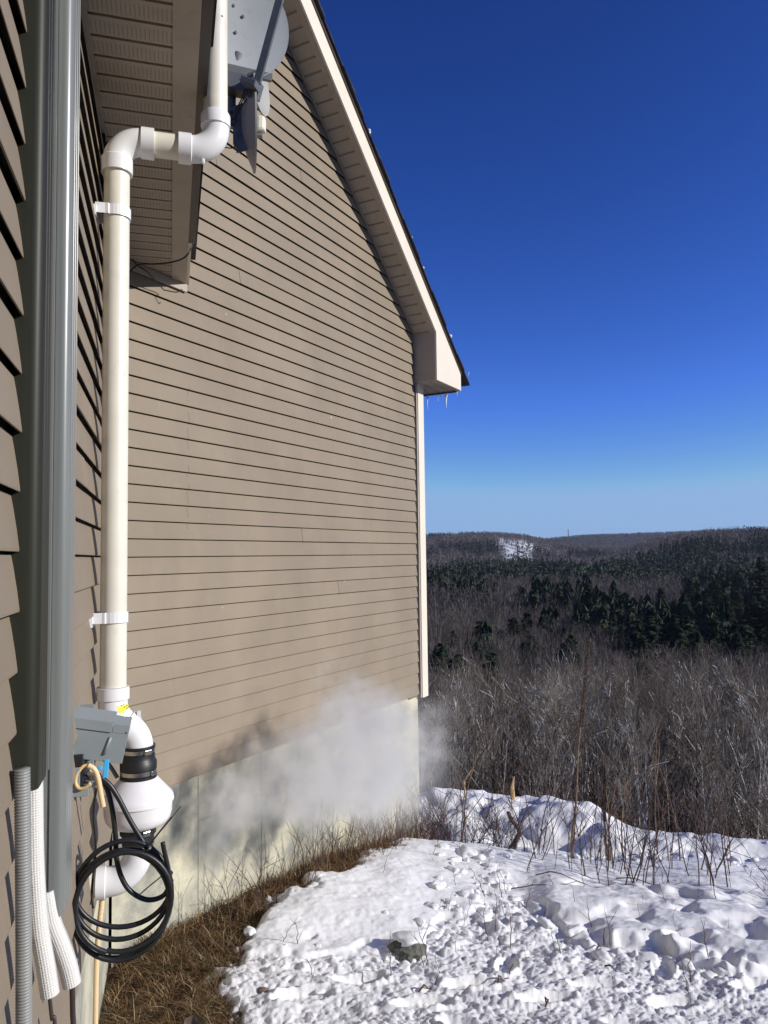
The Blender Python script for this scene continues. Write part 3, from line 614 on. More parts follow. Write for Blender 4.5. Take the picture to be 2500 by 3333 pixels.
# offset at the foot: two 45 degree elbows to the fan
MB().lathe(q(PC, -.475), ZZ, [(0, .047), (.004, .0535), (.044, .0535), (.044, .0445)], 36).build('socket', M['pvcw'], vent, True, autos=35)
e1 = bend((PC+.09, -.485), .09, 180, 225, 9)
p45 = np.array([1, -1.])/math.sqrt(2); c0 = (PC+.09-.09*math.cos(math.radians(45)), -.485-.09*math.sin(math.radians(45)))
FX = .163
seg('elbow', [q(PC, -.46)]+e1+[q(c0[0]+.012, c0[1]-.012)], [.0478]*10+[.0485], M['pvcw'])
c1_ = (c0[0]+.006, c0[1]-.006); R_ = .09
e2 = bend((FX-R_, -.643), R_, 45, 0, 9)
seg('elbow', [q(c1_[0], c1_[1]), q(c1_[0]+.022, c1_[1]-.022)]+e2+[q(FX, -.66)], [.054, .0535]+[.0485]*10, M['pvcw'])
mb = MB(); mb.box(q(.158, -.515, .0), n1*.012, -ZZ*.03, -d1*.02); mb.build('molding_tab', M['pvcw'], vent)
# sticker wrapped on the upper elbow: bent patch facing outwards and back to the camera
mb = MB(); V_ = []; ns = 7
for i in range(ns):
    al = math.radians(2+66*i/(ns-1))                  # around the pipe, from out (n1) towards the viewer (-d1)
    dirr = (n1*math.cos(math.radians(15))+ZZ*math.sin(math.radians(15)))*math.cos(al) - d1*math.sin(al)
    ax = n1*math.sin(math.radians(15))-ZZ*math.cos(math.radians(15))
    cc = q(PC+.09-.09*math.cos(math.radians(15)), -.485-.09*math.sin(math.radians(15)))
    for k in (-.018, .020): V_.append(cc+dirr*.0484+ax*k)
mb.add(V_, [(2*i, 2*i+1, 2*i+3, 2*i+2) for i in range(ns-1)]); st_ = mb.build('warning_sticker', M['yellow'], vent, True)
mb = MB()
for k, (a0, a1) in enumerate(((0, 5), (1, 4), (0, 3), (2, 5))):
    for i in range(a0, a1):
        p0, p1, p2, p3 = V_[2*i], V_[2*i+1], V_[2*i+3], V_[2*i+2]; f0 = .12+.22*k; nrm = np.cross(p1-p0, p3-p0); nrm /= np.linalg.norm(nrm)
        if np.dot(nrm, n1-d1) < 0: nrm = -nrm
        L = lambda f_, t__: (p0*(1-f_)+p1*f_)*(1-t__)+(p3*(1-f_)+p2*f_)*t__+nrm*.0006
        mb.add([L(f0, .15), L(f0+.09, .15), L(f0+.09, .8), L(f0, .8)], [(0, 1, 2, 3)])
mb.build('print', M['ink'], vent).parent = st_
# rubber couplings, clamps, fan body
MB().lathe(q(FX, -.632), -ZZ, [(0, .0475), (0, .0555), (.008, .0555), (.010, .053), (.030, .053), (.032, .0545), (.044, .0545), (.050, .0575), (.055, .0605), (.078, .0605), (.080, .058), (.098, .058), (.1, .061), (.108, .061), (.108, .05)], 40).build('rubber_coupling', M['rubber'], vent, True, autos=35)
def clamp(z, r, ang):
    MB().lathe(q(FX, z), -ZZ, [(0, r-.003), (0, r), (.013, r), (.013, r-.003)], 40).build('hose_clamp', M['steel'], vent, True, autos=35)
    dv = n1*math.cos(ang)-d1*math.sin(ang); tv = n1*math.sin(ang)+d1*math.cos(ang)
    MB().box(q(FX, z-.0145)+dv*(r-.001)-tv*.014, tv*.026, dv*.007, ZZ*.016).build('clamp_screw', M['steel'], vent, bevel=.002)
clamp(-.642, .0548, math.radians(55)); clamp(-.713, .0600, math.radians(35)); clamp(-.908, .0575, math.radians(60))
MB().lathe(q(FX, -.735), -ZZ, [(0, .052), (.004, .06), (.060, .110), (.068, .115), (.078, .1165), (.082, .1165), (.084, .113), (.088, .112), (.122, .110), (.140, .105), (.152, .096), (.160, .082), (.165, .066), (.17, .058), (.17, .05)], 56).build('fan_housing', M['fan'], vent, True, autos=40)
MB().lathe(q(FX, -.8125), -ZZ, [(0, .113), (.001, .1175), (.006, .1175), (.007, .113)], 56).build('housing_seam', M['fan'], vent, True, autos=40)
MB().lathe(q(FX, -.898), -ZZ, [(0, .05), (0, .0595), (.026, .0595), (.03, .056), (.032, .0525), (.062, .0525), (.062, .046)], 40).build('rubber_coupling', M['rubber'], vent, True, autos=35)
seg('elbow', [q(FX, -.955)]+bend((FX-.09, -.985), .09, 0, -90)+[q(.06, -1.075)], .0475, M['pvcw'])
MB().lathe(q(.062, -1.075), -n1, [(0, .047), (.002, .0525), (.03, .0525), (.03, .044)], 36).build('socket', M['pvcw'], vent, True, autos=35)
seg('pipe', [q(.05, -1.075), q(-.06, -1.075)], PR, M['pvc'])
# straps to the wall
for z in (1.215, -.195):
    mb = MB(); h = .036
    for sgn in (1, -1):
        pr = [(.012, .047), (.045, .047), (.055, .05)]+[(PC+.049*math.cos(math.radians(a)), .049*math.sin(math.radians(a))) for a in range(115, -1, -15)]
        P = [(o_, sgn*s_) for o_, s_ in pr]
        V_ = [f1(SP+s_, o_, z-h/2+e) for o_, s_ in P for e in (0, h)]+[f1(SP+s_*.955, .003+o_*.97, z-h/2+e) for o_, s_ in P for e in (0, h)]
        n_ = len(P); F_ = []
        for i in range(n_-1):
            a = 2*i; b_ = a+2*n_
            F_ += [(a, a+1, a+3, a+2), (b_, b_+2, b_+3, b_+1), (a, a+2, b_+2, b_), (a+1, b_+1, b_+3, a+3)]
        mb.add(V_, F_)
    mb.box(f1(SP-.055, .0, z-h/2-.012), -d1*.11, n1*.016, ZZ*(h+.0))
    mb.build('pipe_strap', M['pvcw'], vent)
for z, a in ((1.985, 60), (2.01, 100), (2.42, 80), (2.35, 50)):
    dv = n1*math.cos(math.radians(a))-d1*math.sin(math.radians(a)); MB().lathe(q(UC, z)+dv*(PR-.001), dv, [(0, .004), (.002, .004), (.003, .002)], 8).build('screw', M['bracket'], vent)

# ------------------------------------------------------------------ fan wiring: metal whip and bracket beside the fan
mb = MB(); mb.tube(smooth_path([q(.035, -.60, -.04), q(.045, -.66, -.02), q(.075, -.70, 0), q(.095, -.735, .0)]), .007, 8)
tag(mb.build('fan_lead', M['bracket'], None, True), 'short metal lead behind the neck of the vent fan', 'cable')

# ------------------------------------------------------------------ disconnect box with its lifted cover
bx = thing('disconnect_box', f1(2.02, 0, -.66), 'grey metal disconnect box on the near wall with its cover hanging open', 'electrical box')
S0 = 2.10
mb = MB()
mb.box(f1(1.96, .0, -.64), -d1*.16, n1*.005, ZZ*.22)
mb.box(f1(1.96, .0, -.645), -d1*.16, n1*.052, ZZ*.022); mb.box(f1(1.955, .0, -.625), -d1*.005, n1*.05, ZZ*.2); mb.box(f1(2.12, .0, -.625), -d1*.004, n1*.03, ZZ*.06)
mb.build('box_shell', M['boxgrey'], bx, bevel=.0015)
mb = MB(); mb.box(f1(1.965, .006, -.62), -d1*.150, n1*.030, ZZ*.085); mb.box(f1(1.965, .006, -.555), -d1*.145, n1*.03, ZZ*.02); mb.build('terminal_block_shade', M['rubber'], bx, bevel=.002)  # black block enlarged to paint the open box interior dark
mb = MB(); mb.lathe(f1(2.06, .055, -.637), n1, [(0, .004), (.01, .004), (.014, .006), (.016, .002)], 10); mb.build('screw', M['steel'], bx)
mb = MB()
for k in range(5): mb.lathe(f1(2.02+.016*k, .03+.006*(k % 2), -.575+.008*k), n1+ZZ*.4, [(0, .006), (.008, .007), (.011, .004)], 8)
mb.lathe(f1(2.085, .048, -.585), n1*.8-ZZ*.7, [(0, .017), (.012, .017), (.013, .02), (.02, .02), (.022, .014), (.034, .014)], 14)
mb.build('cable_fitting', M['steel'], bx, True, autos=30)
# cover: shallow tray facing the camera, tilted
ex = (n1*.160+ZZ*(-.0335)); ex /= np.linalg.norm(ex); ey = -(ZZ*.99+n1*.2); ey = ey-ex*np.dot(ex, ey); ey /= np.linalg.norm(ey)
tilt = np.cross(ex, ey)
if np.dot(tilt, -d1) < 0: tilt = -tilt
o0 = f1(S0, -.03, -.452)+np.zeros(3); o0 = f1(S0, -.015, -.457)
W_, H_ = .172, .080
cov = MB(); cov.box(o0, ex*W_, ey*H_, tilt*-.004); covo = cov.build('cover', M['boxgrey'], bx, bevel=.001)
mb = MB(); mb.box(o0-ey*.0285+tilt*.004, ex*(W_*.745-.003), ey*.0275, tilt*-.008); mb.build('cover_flange', M['boxgrey'], bx, bevel=.001).parent = covo
mb = MB(); mb.box(o0-ey*.0245+ex*(W_*.745)+tilt*.001, ex*(W_*.255), ey*.0235, tilt*-.006); mb.build('cover_flange', M['boxgrey'], bx, bevel=.001).parent = covo
top = (-tilt*.05-ey*.022)                             # top face folding back to the wall
mb = MB(); a0 = o0-ey*.0285+tilt*.004; mb.add([a0, a0+ex*W_*.745, a0+ex*W_*.745+top, a0+top, a0-tilt*.002+ey*.002, a0+ex*W_*.745-tilt*.002+ey*.002, a0+ex*W_*.745+top-tilt*.002+ey*.002, a0+top-tilt*.002+ey*.002], [(0, 1, 2, 3), (4, 7, 6, 5), (0, 4, 5, 1), (1, 5, 6, 2), (2, 6, 7, 3), (3, 7, 4, 0)])
a0 = o0-ey*.0245+ex*W_*.745+tilt*.001; mb.add([a0, a0+ex*W_*.255, a0+ex*W_*.255+top*.8, a0+top*.8], [(0, 1, 2, 3)])
mb.build('cover_top', M['boxgrey'], bx).parent = covo
mb = MB(); P = [o0+ex*(.127)+ey*.012+tilt*.0012, o0+ex*(.119)+ey*.060+tilt*.0012]; mb.tube([P[0], P[0]*.5+P[1]*.5, P[1]], .0042, 10); mb.build('rib', M['boxgrey'], bx, True).parent = covo
MB().lathe(o0-ey*.018+ex*.012+tilt*.003, tilt, [(0, .006), (.003, .006), (.004, .003)], 10).build('rivet', M['steel'], bx).parent = covo; MB().lathe(o0+ex*(W_-.006)-ey*.006+tilt*.001, tilt, [(0, .003), (.002, .002)], 8).build('rivet', M['steel'], bx).parent = covo
# yellow tube loop with cut pale end
ty = thing('yellow_tube', f1(2.1, .03, -.62), 'short yellow tube looped in front of the grey box with a cut end', 'tube')
P = [(.052, -.563), (.035, -.566), (.022, -.585), (.019, -.606), (.028, -.620), (.043, -.619), (.058, -.607)]
MB().tube(smooth_path([f1(2.115+.003*i, o_, z_) for i, (o_, z_) in enumerate(P)]), .0048, 10).build('loop', M['yhose'], ty, True)
P = [(.050, -.562), (.066, -.574), (.076, -.600), (.083, -.640), (.090, -.677)]
MB().tube(smooth_path([f1(2.12, o_, z_) for o_, z_ in P]), .0072, 12).build('cut_end', M['yhose2'], ty, True, autos=40)
mb = MB(); mb.box(f1(2.10, .086, -.605), n1*.014-ZZ*.0, -d1*.004, ZZ*.05+n1*.004); mb.box(f1(2.10, .074, -.583), n1*.012, -d1*.006, ZZ*.012)
tag(mb.build('zip_tag', M['blue'], None, bevel=.002), 'small light blue plastic tag beside the grey box', 'tag')
# ------------------------------------------------------------------ coiled black cable
cb = thing('coiled_cable', f1(2.05, .14, -1.1), 'thick black cable tied in a hanging coil below the grey box', 'cable')
def fc(P, s0=2.05, s1=None): 
    n_ = len(P); s1 = s0 if s1 is None else s1
    return smooth_path([f1(s0+(s1-s0)*i/(n_-1), o_, z_) for i, (o_, z_) in enumerate(P)], 6)
def loop(c, a, b, s0, ds, ph=0, n=40, full=1.0, rot=0):
    out = []
    for i in range(n+1):
        t = ph+2*math.pi*full*i/n; x = a*math.cos(t); y = b*math.sin(t); out.append(f1(s0+ds*i/n, c[0]+x*math.cos(rot)-y*math.sin(rot), c[1]+x*math.sin(rot)+y*math.cos(rot)))
    return out
CR = .0072
MB().tube(fc([(.055, -.60), (.065, -.608), (.098, -.634), (.124, -.674), (.157, -.741), (.19, -.799), (.207, -.825), (.243, -.873), (.262, -.916), (.268, -.957), (.266, -1.0), (.245, -1.052), (.2, -1.095), (.14, -1.11), (.08, -1.095), (.03, -1.04), (.012, -.975)], 2.05, 2.075), CR, 12).build('lead', M['cable'], cb, True)
MB().tube(fc([(.055, -.605), (.065, -.612), (.091, -.647), (.108, -.713), (.118, -.797), (.119, -.842), (.132, -.9), (.158, -.947), (.204, -.978), (.25, -.972), (.272, -.93)], 2.04, 2.03), CR, 12).build('lead', M['cable'], cb, True)
for i, (c, a, b, s0, ds, rot) in enumerate((((.138, -.954), .134, .160, 2.06, .015, 0), ((.140, -.947), .129, .122, 2.045, .012, .0), ((.136, -.965), .130, .148, 2.075, .012, .1), ((.140, -.938), .130, .104, 2.035, .01, -.12), ((.145, -.950), .127, .135, 2.09, .01, -.05))):
    MB().tube(loop(c, a, b, s0, ds, ph=i*1.1, rot=rot), CR, 12, caps=False).build('coil', M['cable'], cb, True)
MB().tube(fc([(.247, -.803), (.252, -.83), (.262, -.876), (.27, -.93), (.268, -.98)], 2.085, 2.08), CR*.9, 12).build('cable_end', M['cable'], cb, True)
MB().tube(fc([(.298, -.711), (.27, -.742), (.24, -.775), (.208, -.812)], 2.07, 2.075), [.0012]*6+[.0026]*13, 6).build('zip_tie', M['rubber'], cb)
MB().tube(fc([(.181, -.956), (.21, -.932), (.243, -.907)], 2.05, 2.06), .0018, 6).build('zip_tie', M['copper'], cb)
for (o_, z_) in ((.207, -.822), (.262, -.905)): MB().lathe(f1(2.06, o_, z_)-ZZ*.004, ZZ*.8+n1*(-.5), [(0, .017), (.006, .017)], 14).build('tie_band', M['rubber'], cb)
MB().tube(smooth_path([f1(1.95, .060, -.66), f1(1.95, .050, -.74), f1(1.96, .058, -.84), f1(1.98, .05, -.95), f1(1.99, .055, -1.0)]), .0035, 8).build('thin_lead', M['cable'], cb, True)
# ------------------------------------------------------------------ yellow drain tube down the wall
MBh = MB(); P = [(-.03, -1.088), (.003, -1.093), (.030, -1.104), (.046, -1.125), (.047, -1.155), (.042, -1.2), (.036, -1.27), (.032, -1.35), (.030, -1.6), (.028, -1.9), (.02, -2.2)]
pp = smooth_path([f1(1.6, o_, z_) for o_, z_ in P], 10); n_ = len(pp)
rr_ = [.0088+(.0006*math.sin(i*2.1) if i < 55 else 0) for i in range(n_)]
tag(MBh.tube(pp, rr_, 14).build('drain_tube', M['yhose2'], None, True), 'pale yellow drain tube bending out of the wall and down to the grass', 'tube')
# ------------------------------------------------------------------ line-set covers, insulated pipes, corrugated hose
cvA = thing('conduit_cover', f1(2.93, 0, -.4), 'olive vertical duct cover, darkened as in shade, closest to the camera on the near wall', 'duct cover', 'duct covers on the near wall')
def cover(s0, s1, o1, z0, z1, slant=0):
    m_ = MB(); r_ = .02; prof = [(s1, .0)]
    prof += [(s1-r_*0+0*a, 0) for a in ()]
    for a in np.linspace(0, 90, 7): prof.append((s1-r_+r_*math.cos(math.radians(a)), o1-r_+r_*math.sin(math.radians(a))))
    for g_ in np.linspace(.25, .75, 3):
        sg = s1+(s0-s1)*g_; prof += [(sg+.002, o1), (sg+.001, o1-.0015), (sg-.001, o1-.0015), (sg-.002, o1)]
    for a in np.linspace(90, 180, 7): prof.append((s0+r_+r_*math.cos(math.radians(a)), o1-r_+r_*math.sin(math.radians(a))))
    prof.append((s0, 0)); n_ = len(prof)
    V_ = [f1(s_, o_, z0+slant*(o_/o1)**2) for s_, o_ in prof]+[f1(s_, o_, z1) for s_, o_ in prof]
    m_.add(V_, [(i, i+1, n_+i+1, n_+i) for i in range(n_-1)]); return m_
cover(2.86, 2.975, .052, -.385, 1.70).build('duct', M['coverA'], cvA, True, autos=30)
mb = MB(); mb.box(f1(2.855, .046, -.38), -d1*.008, n1*.008, ZZ*2.05); mb.build('edge_lip', M['coverB'], cvA)
cvB = thing('conduit_cover', f1(2.65, 0, -.7), 'grey ribbed vertical duct cover with shiny rounded edge beside the olive one', 'duct cover', 'duct covers on the near wall')
cover(2.565, 2.70, .0635, -.735, 1.70, .03).build('duct', M['coverB'], cvB, True, autos=30)
mb = MB()
for s_, o_ in ((2.701, .02), (2.7015, .034)): mb.box(f1(s_-.001, o_, -.73), -d1*.0025, n1*.003, ZZ*2.42)
mb.build('rib', M['coverB'], cvB)
mb = MB(); mb.box(f1(2.54, .0, -.70), -d1*.03, n1*.012, ZZ*2.36); mb.build('back_plate', M['coverB'], cvB)
ls = thing('insulated_pipes', f1(2.7, .05, -.9), 'two white foam-wrapped refrigerant pipes coming out below the duct covers', 'pipes')
def foam(P, r, s): 
    pp = smooth_path([f1(s, o_, z_) for o_, z_ in P], 6); return MB().tube(pp, r, 24, uvs=True)
foam([(.266-(.266-a)*.9405, b*.9405) for a, b in ((.0, -.30), (.004, -.45), (.008, -.60), (.017, -.72), (.030, -.80), (.039, -.858))], [.0168]*31, 2.80).build('foam_sleeve', M['foam'], ls, True, autos=50)
foam([(.028, -.66), (.038, -.72), (.054, -.765), (.069, -.81), (.078, -.850)], [.0182]*25, 2.69).build('foam_sleeve', M['foam'], ls, True, autos=50)
MB().tube(smooth_path([f1(2.80, .050, -.795), f1(2.80, .056, -.85), f1(2.80, .062, -.90), f1(2.8, .062, -1.4)]), .0036, 10).build('pipe', M['copper'], ls, True)
MB().tube(smooth_path([f1(2.69, .078, -.84), f1(2.69, .080, -.90), f1(2.69, .082, -1.0), f1(2.69, .08, -1.5)]), .0055, 10).build('pipe', M['copper'], ls, True)
pp = [f1(3.0-.02*t, .033+.006*t+.003*math.sin(t*3), -.34-.75*t) for t in np.linspace(0, 1, 600)]
rr_ = [.0120+.0010*math.sin(i*2*math.pi/4.0+.4) for i in range(600)]
tag(MB().tube(pp, rr_, 16).build('corrugated_hose', M['corr'], None, True), 'pale corrugated hose, greyed as in shade, hanging below the olive duct cover at far left', 'hose')

# ------------------------------------------------------------------ satellite dishes on the eave
def DZ(v): return np.array(v)+np.array([0, 0, CZ])
d_ = thing('satellite_dish', DZ((-.77, 3.8, 1.9)), 'big blue-grey satellite dish with dark feed arm behind the pipe above the eave', 'satellite dish', 'satellite dishes above the eave')
def dish(c, nrm, R, depth, flat=0, ry=1.0, n=56, rings=10, th=.004):
    nrm = np.asarray(nrm, float); nrm /= np.linalg.norm(nrm); u = np.cross(nrm, ZZ); u /= np.linalg.norm(u); v = np.cross(u, nrm); v = v if v[2] > 0 else -v
    m_ = MB(); V_ = []; 
    prof = [(R*i/rings, depth*((i/rings)**2-1)) for i in range(rings+1)]+[(R+.004, .001), (R+.004, -.008), (R-.004, -.006-th)]+[(R*i/rings, depth*((i/rings)**2-1)-th) for i in range(rings-1, -1, -1)]
    for r_, h_ in prof:
        for j in range(n):
            a = 2*math.pi*j/n; V_.append(np.asarray(c)+u*r_*math.cos(a)+v*r_*ry*math.sin(a)+nrm*h_)
    k_ = len(prof); m_.add(V_, [(i*n+j, i*n+(j+1) % n, (i+1)*n+(j+1) % n, (i+1)*n+j) for i in range(k_-1) for j in range(n)]); return m_, u, v, nrm
c_d = DZ((-.690, 3.75, 2.74)); mb, u_, v_, nn = dish(c_d, (.36, -.90, -.20), .235, .022, ry=1.06)
ref = mb.build('reflector', M['dish'], d_, True, autos=40)
for a, b in ((-.035, -.035), (-.06, -.16), (.0, .05), (-.05, .09), (-.10, .12)): MB().lathe(c_d+u_*a*-1+v_*b-nn*.018, nn, [(0, .008), (.003, .008), (.004, .004)], 12).build('bolt', M['bracket'], d_).parent = ref
mb = MB(); mb.box(c_d-v_*.235-u_*.16-nn*.03, u_*.26, v_*.035, nn*.03); mb.build('back_plate', M['arm'], d_)
a0 = DZ((-.612, 3.62, 2.30)); a1 = DZ((-.405, 3.45, 2.86)); ax = (a1-a0)/np.linalg.norm(a1-a0); sdv = np.cross(ax, np.array([0, 1., 0])); sdv /= np.linalg.norm(sdv); dv = np.cross(ax, sdv)
mb = MB(); mb.box(a0-sdv*.019-dv*.011, sdv*.038, ax*np.linalg.norm(a1-a0), dv*.022); mb.build('feed_arm', M['arm'], d_, bevel=.004)
mb = MB(); mb.box(a0-sdv*.028-dv*.03-ax*.03, sdv*.056, ax*.075, dv*.05); mb.box(a0-sdv*.028+dv*.01, sdv*.075, ax*.03, dv*.1); mb.build('arm_clamp', M['arm'], d_, bevel=.003)
mb = MB(); mb.lathe(a1+ax*.0, ax, [(0, .02), (.01, .035), (.09, .035), (.1, .02)], 16); mb.build('feed_head', M['arm'], d_, True, autos=40)
MB().tube([DZ((-.768, 3.82, 2.24)), DZ((-.768, 3.82, 2.30)), DZ((-.76, 3.82, 2.52)), DZ((-.72, 3.79, 2.62))], .021, 20).build('mast', M['arm'], d_, True)
MB().tube([DZ((-.768, 3.82, 2.27)), DZ((-.768, 3.82, 2.31))], .027, 20).build('mast_clamp', M['bracket'], d_, True)
mb = MB(); b0 = DZ((-.768, 3.82, 2.29)); mb.tube([b0, b0+np.array([-.2, .03, -.06]), b0+np.array([-.37, .06, -.12]), b0+np.array([-.42, .07, -.36])], .017, 12)
mb.build('mast_foot', M['arm'], d_, True)
mb = MB(); mb.box(DZ((-.79, 3.72, 2.40)), np.array([.17, .03, -.02]), np.array([0, .09, 0]), ZZ*.09); mb.box(DZ((-.66, 3.68, 2.34)), np.array([.05, 0, .02]), np.array([0, .06, 0]), ZZ*.10); mb.build('tilt_bracket', M['arm'], d_, bevel=.006)
for k in range(3): MB().tube(smooth_path([DZ((-.70, 3.70, 2.42)), DZ((-.665+.01*k, 3.66, 2.36-.02*k)), DZ((-.69, 3.68, 2.30-.02*k)), DZ((-.745, 3.76, 2.275-.03*k))]), .0035, 6).build('wire', M['cable'], d_, True)
e_ = thing('satellite_dish', DZ((-.70, 3.8, 2.1)), 'pale grey satellite dish turned edge-on with a cream receiver box', 'satellite dish', 'satellite dishes above the eave')
c_e = DZ((-.642, 3.80, 2.240)); mb, u_, v_, nn = dish(c_e, (.972, .205, .02), .222, .066, ry=1.04); mb.build('reflector', M['dishpale'], e_, True, autos=40)
mb = MB(); mb.box(c_e+nn*.01-ZZ*.035-np.array([0, .02, 0]), nn*.045, np.array([0, .05, 0]), ZZ*.082); mb.build('receiver_box', M['lnb'], e_, bevel=.014)
mb = MB(); mb.box(c_e+nn*.005-ZZ*.055, nn*.03, np.array([0, .03, 0]), ZZ*.02); mb.build('receiver_foot', M['bracket'], e_)
mb = MB(); mb.box(c_e+np.array([-.108, -.03, -.12]), np.array([.05, .0, .0]), np.array([0, .05, 0]), ZZ*.20); mb.box(c_e+np.array([-.09, -.035, -.17]), np.array([.06, 0, .015]), np.array([0, .006, 0]), ZZ*.09)
mb.box(c_e+np.array([-.13, -.02, .06]), np.array([.11, 0, .04]), np.array([0, .05, 0]), ZZ*.02); mb.build('mount_bracket', M['bracket'], e_, bevel=.004)
MB().tube(smooth_path([c_e+np.array([-.09, -.04, -.115]), c_e+np.array([-.10, -.05, -.15]), c_e+np.array([-.15, -.05, -.145]), c_e+np.array([-.19, -.05, -.12])]), .003, 6).build('wire', M['cable'], e_, True)
h_ = thing('satellite_dish', DZ((-.68, 4.2, 2.6)), 'small dark edge-on dish showing as a sliver behind the pale dish', 'satellite dish', 'satellite dishes above the eave')
c_h = DZ((-.678, 4.2, 2.72)); mb, u_, v_, nn = dish(c_h, (.985, -.17, .03), .165, .03); mb.build('reflector', M['dishpale'], h_, True, autos=40)
MB().lathe(c_h+nn*.01+ZZ*.05, nn, [(0, .02), (.012, .03), (.045, .032), (.05, .02)], 16).build('receiver', M['lnb'], h_, True, autos=40)
MB().tube(smooth_path([c_h-nn*.03, c_h-nn*.06-ZZ*.08, DZ((-.75, 4.0, 2.52)), DZ((-.765, 3.83, 2.46))]), .011, 10).build('mount_arm', M['arm'], h_, True)
# coax looping under the eave
cx = thing('coax_cable', f2(.3, .2, 1.6), 'black coax cable looping under the end of the near eave', 'cable')
sc_ = 4.25/4.9
def cy(p): return np.array([p[0], p[1], p[2]])
CABLE_A = [(-1.021, 4.066, 1.904), (-1.0155, 4.066, 1.801), (-1.025, 4.066, 1.739), (-1.036, 4.02, 1.663), (-1.068, 4.018, 1.627), (-1.128, 4.018, 1.606), (-1.218, 4.018, 1.596), (-1.30, 4.01, 1.592), (-1.352, 4.02, 1.565), (-1.375, 4.04, 1.535)]
CABLE_B = [(-1.40, 4.16, 1.69), (-1.365, 4.16, 1.648), (-1.30, 4.16, 1.60), (-1.27, 4.33, 1.571), (-1.249, 4.33, 1.562), (-1.203, 4.33, 1.552), (-1.18, 4.33, 1.554), (-1.161, 4.34, 1.571)]
PP = [f1(2.0, .398, 1.87), f1(1.0, .398, 1.87), f1(.4, .398, 1.90)]+[DZ(v) for v in CABLE_A]
MB().tube(smooth_path(PP), .0048, 8).build('cable_run', M['cable'], cx, True)
MB().tube(smooth_path([DZ(v) for v in CABLE_B]), .003, 8).build('cable_run', M['cable'], cx, True)

# ------------------------------------------------------------------ foundation-side plants, weeds, grass
def blades(n, fx, name, seed, lab=None):
    r = np.random.default_rng(seed); P, L_, W_, LEAN, H_, C_ = fx(r, n); n = len(P)
    az = r.uniform(0, 2*math.pi, n); dx = np.stack([np.cos(az), np.sin(az)], -1); sx = np.stack([-np.sin(az), np.cos(az)], -1)
    ts = np.array([0, .35, .7, 1.]); V_ = []
    for k_, t in enumerate(ts):
        ln = LEAN[:, None]*L_[:, None]*(t**1.6); up = L_*np.sqrt(np.clip(1-LEAN**2*t**1.2, .02, 1))*t*H_
        c = np.hstack([P[:, :2]+dx*ln, (P[:, 2]+up-.3*LEAN*L_*t*t)[:, None]]); w_ = (W_*(1-t*.85))[:, None]
        V_.append(c+np.hstack([sx*w_, np.zeros((n, 1))])); V_.append(c-np.hstack([sx*w_, np.zeros((n, 1))]))
    V_ = np.stack(V_, 1).reshape(-1, 3); b = np.arange(n)[:, None]*8
    F_ = np.concatenate([b+np.array([[2*k_, 2*k_+1, 2*k_+3, 2*k_+2]]) for k_ in range(3)], 0)
    ob = npmesh(name, V_, F_, M['attr'], col=np.repeat(C_, 8, 0)); return ob
def fgrass(r, n):
    s = r.uniform(-.6, 3.5, n); o = r.uniform(-.03, 1.7, n)**1.0
    P2 = CO[None, :2]+s[:, None]*d2[None, :2]+o[:, None]*n2[None, :2]
    near = (r.random(n) < .5); P2[near] = np.stack([r.uniform(-1.35, -.55, near.sum()), r.uniform(2.9, 4.4, near.sum())], -1)
    e = snow_edge(P2[:, 0], P2[:, 1]); w1 = P2[:, 0]*n1[0]+P2[:, 1]*n1[1]+C1; ss, oo = wall2(P2[:, 0], P2[:, 1])
    k = (e < .05+.22*r.random(n)**3) & (fbm(P2[:, 0]*9, P2[:, 1]*9, 3, 93) > .30+.22*r.random(n)) & (w1 > -.02) & (oo > -.01); P2 = P2[k]; e = e[k]; oo = oo[k]; n = len(P2)
    z = height(P2[:, 0], P2[:, 1])+CZ-.03; L_ = r.uniform(.04, .15, n)*(1+.5*(oo < .12))*(.6+.9*fbm(P2[:, 0]*7, P2[:, 1]*7, 2, 95)); lean = r.uniform(.35, 1.0, n)
    pal = np.array([(.085, .045, .022), (.15, .088, .042), (.30, .21, .105), (.04, .024, .014), (.13, .11, .045), (.42, .33, .19)]); cl = fbm(P2[:, 0]*5, P2[:, 1]*5, 2, 91)
    ci = r.choice(6, n, p=[.30, .22, .13, .20, .10, .05]); C_ = pal[ci]*r.uniform(.7, 1.2, (n, 1))*(.7+.6*cl[:, None])
    return np.hstack([P2, z[:, None]]), L_, r.uniform(.0010, .0028, n), lean, np.full(n, .62), C_
def fstraw(r, n):
    P, L_, W_, LEAN, H_, C_ = fgrass(r, n); n = len(P); pal = np.array([(.33, .22, .11), (.22, .12, .06), (.46, .37, .23), (.14, .065, .04)])
    return P, r.uniform(.10, .26, n), r.uniform(.0011, .0022, n), r.uniform(.6, 1., n), np.full(n, .75), pal[r.choice(4, n, p=[.35, .3, .12, .23])]*r.uniform(.7, 1.1, (n, 1))
ob = blades(3000, fstraw, 'straw', 8); tag(ob, 'long pale straw strewn over the matted grass', 'grass', kind='stuff')
ob = blades(120000, fgrass, 'dry_grass', 5); tag(ob, 'matted brown dry grass along the foundation', 'grass', kind='stuff')
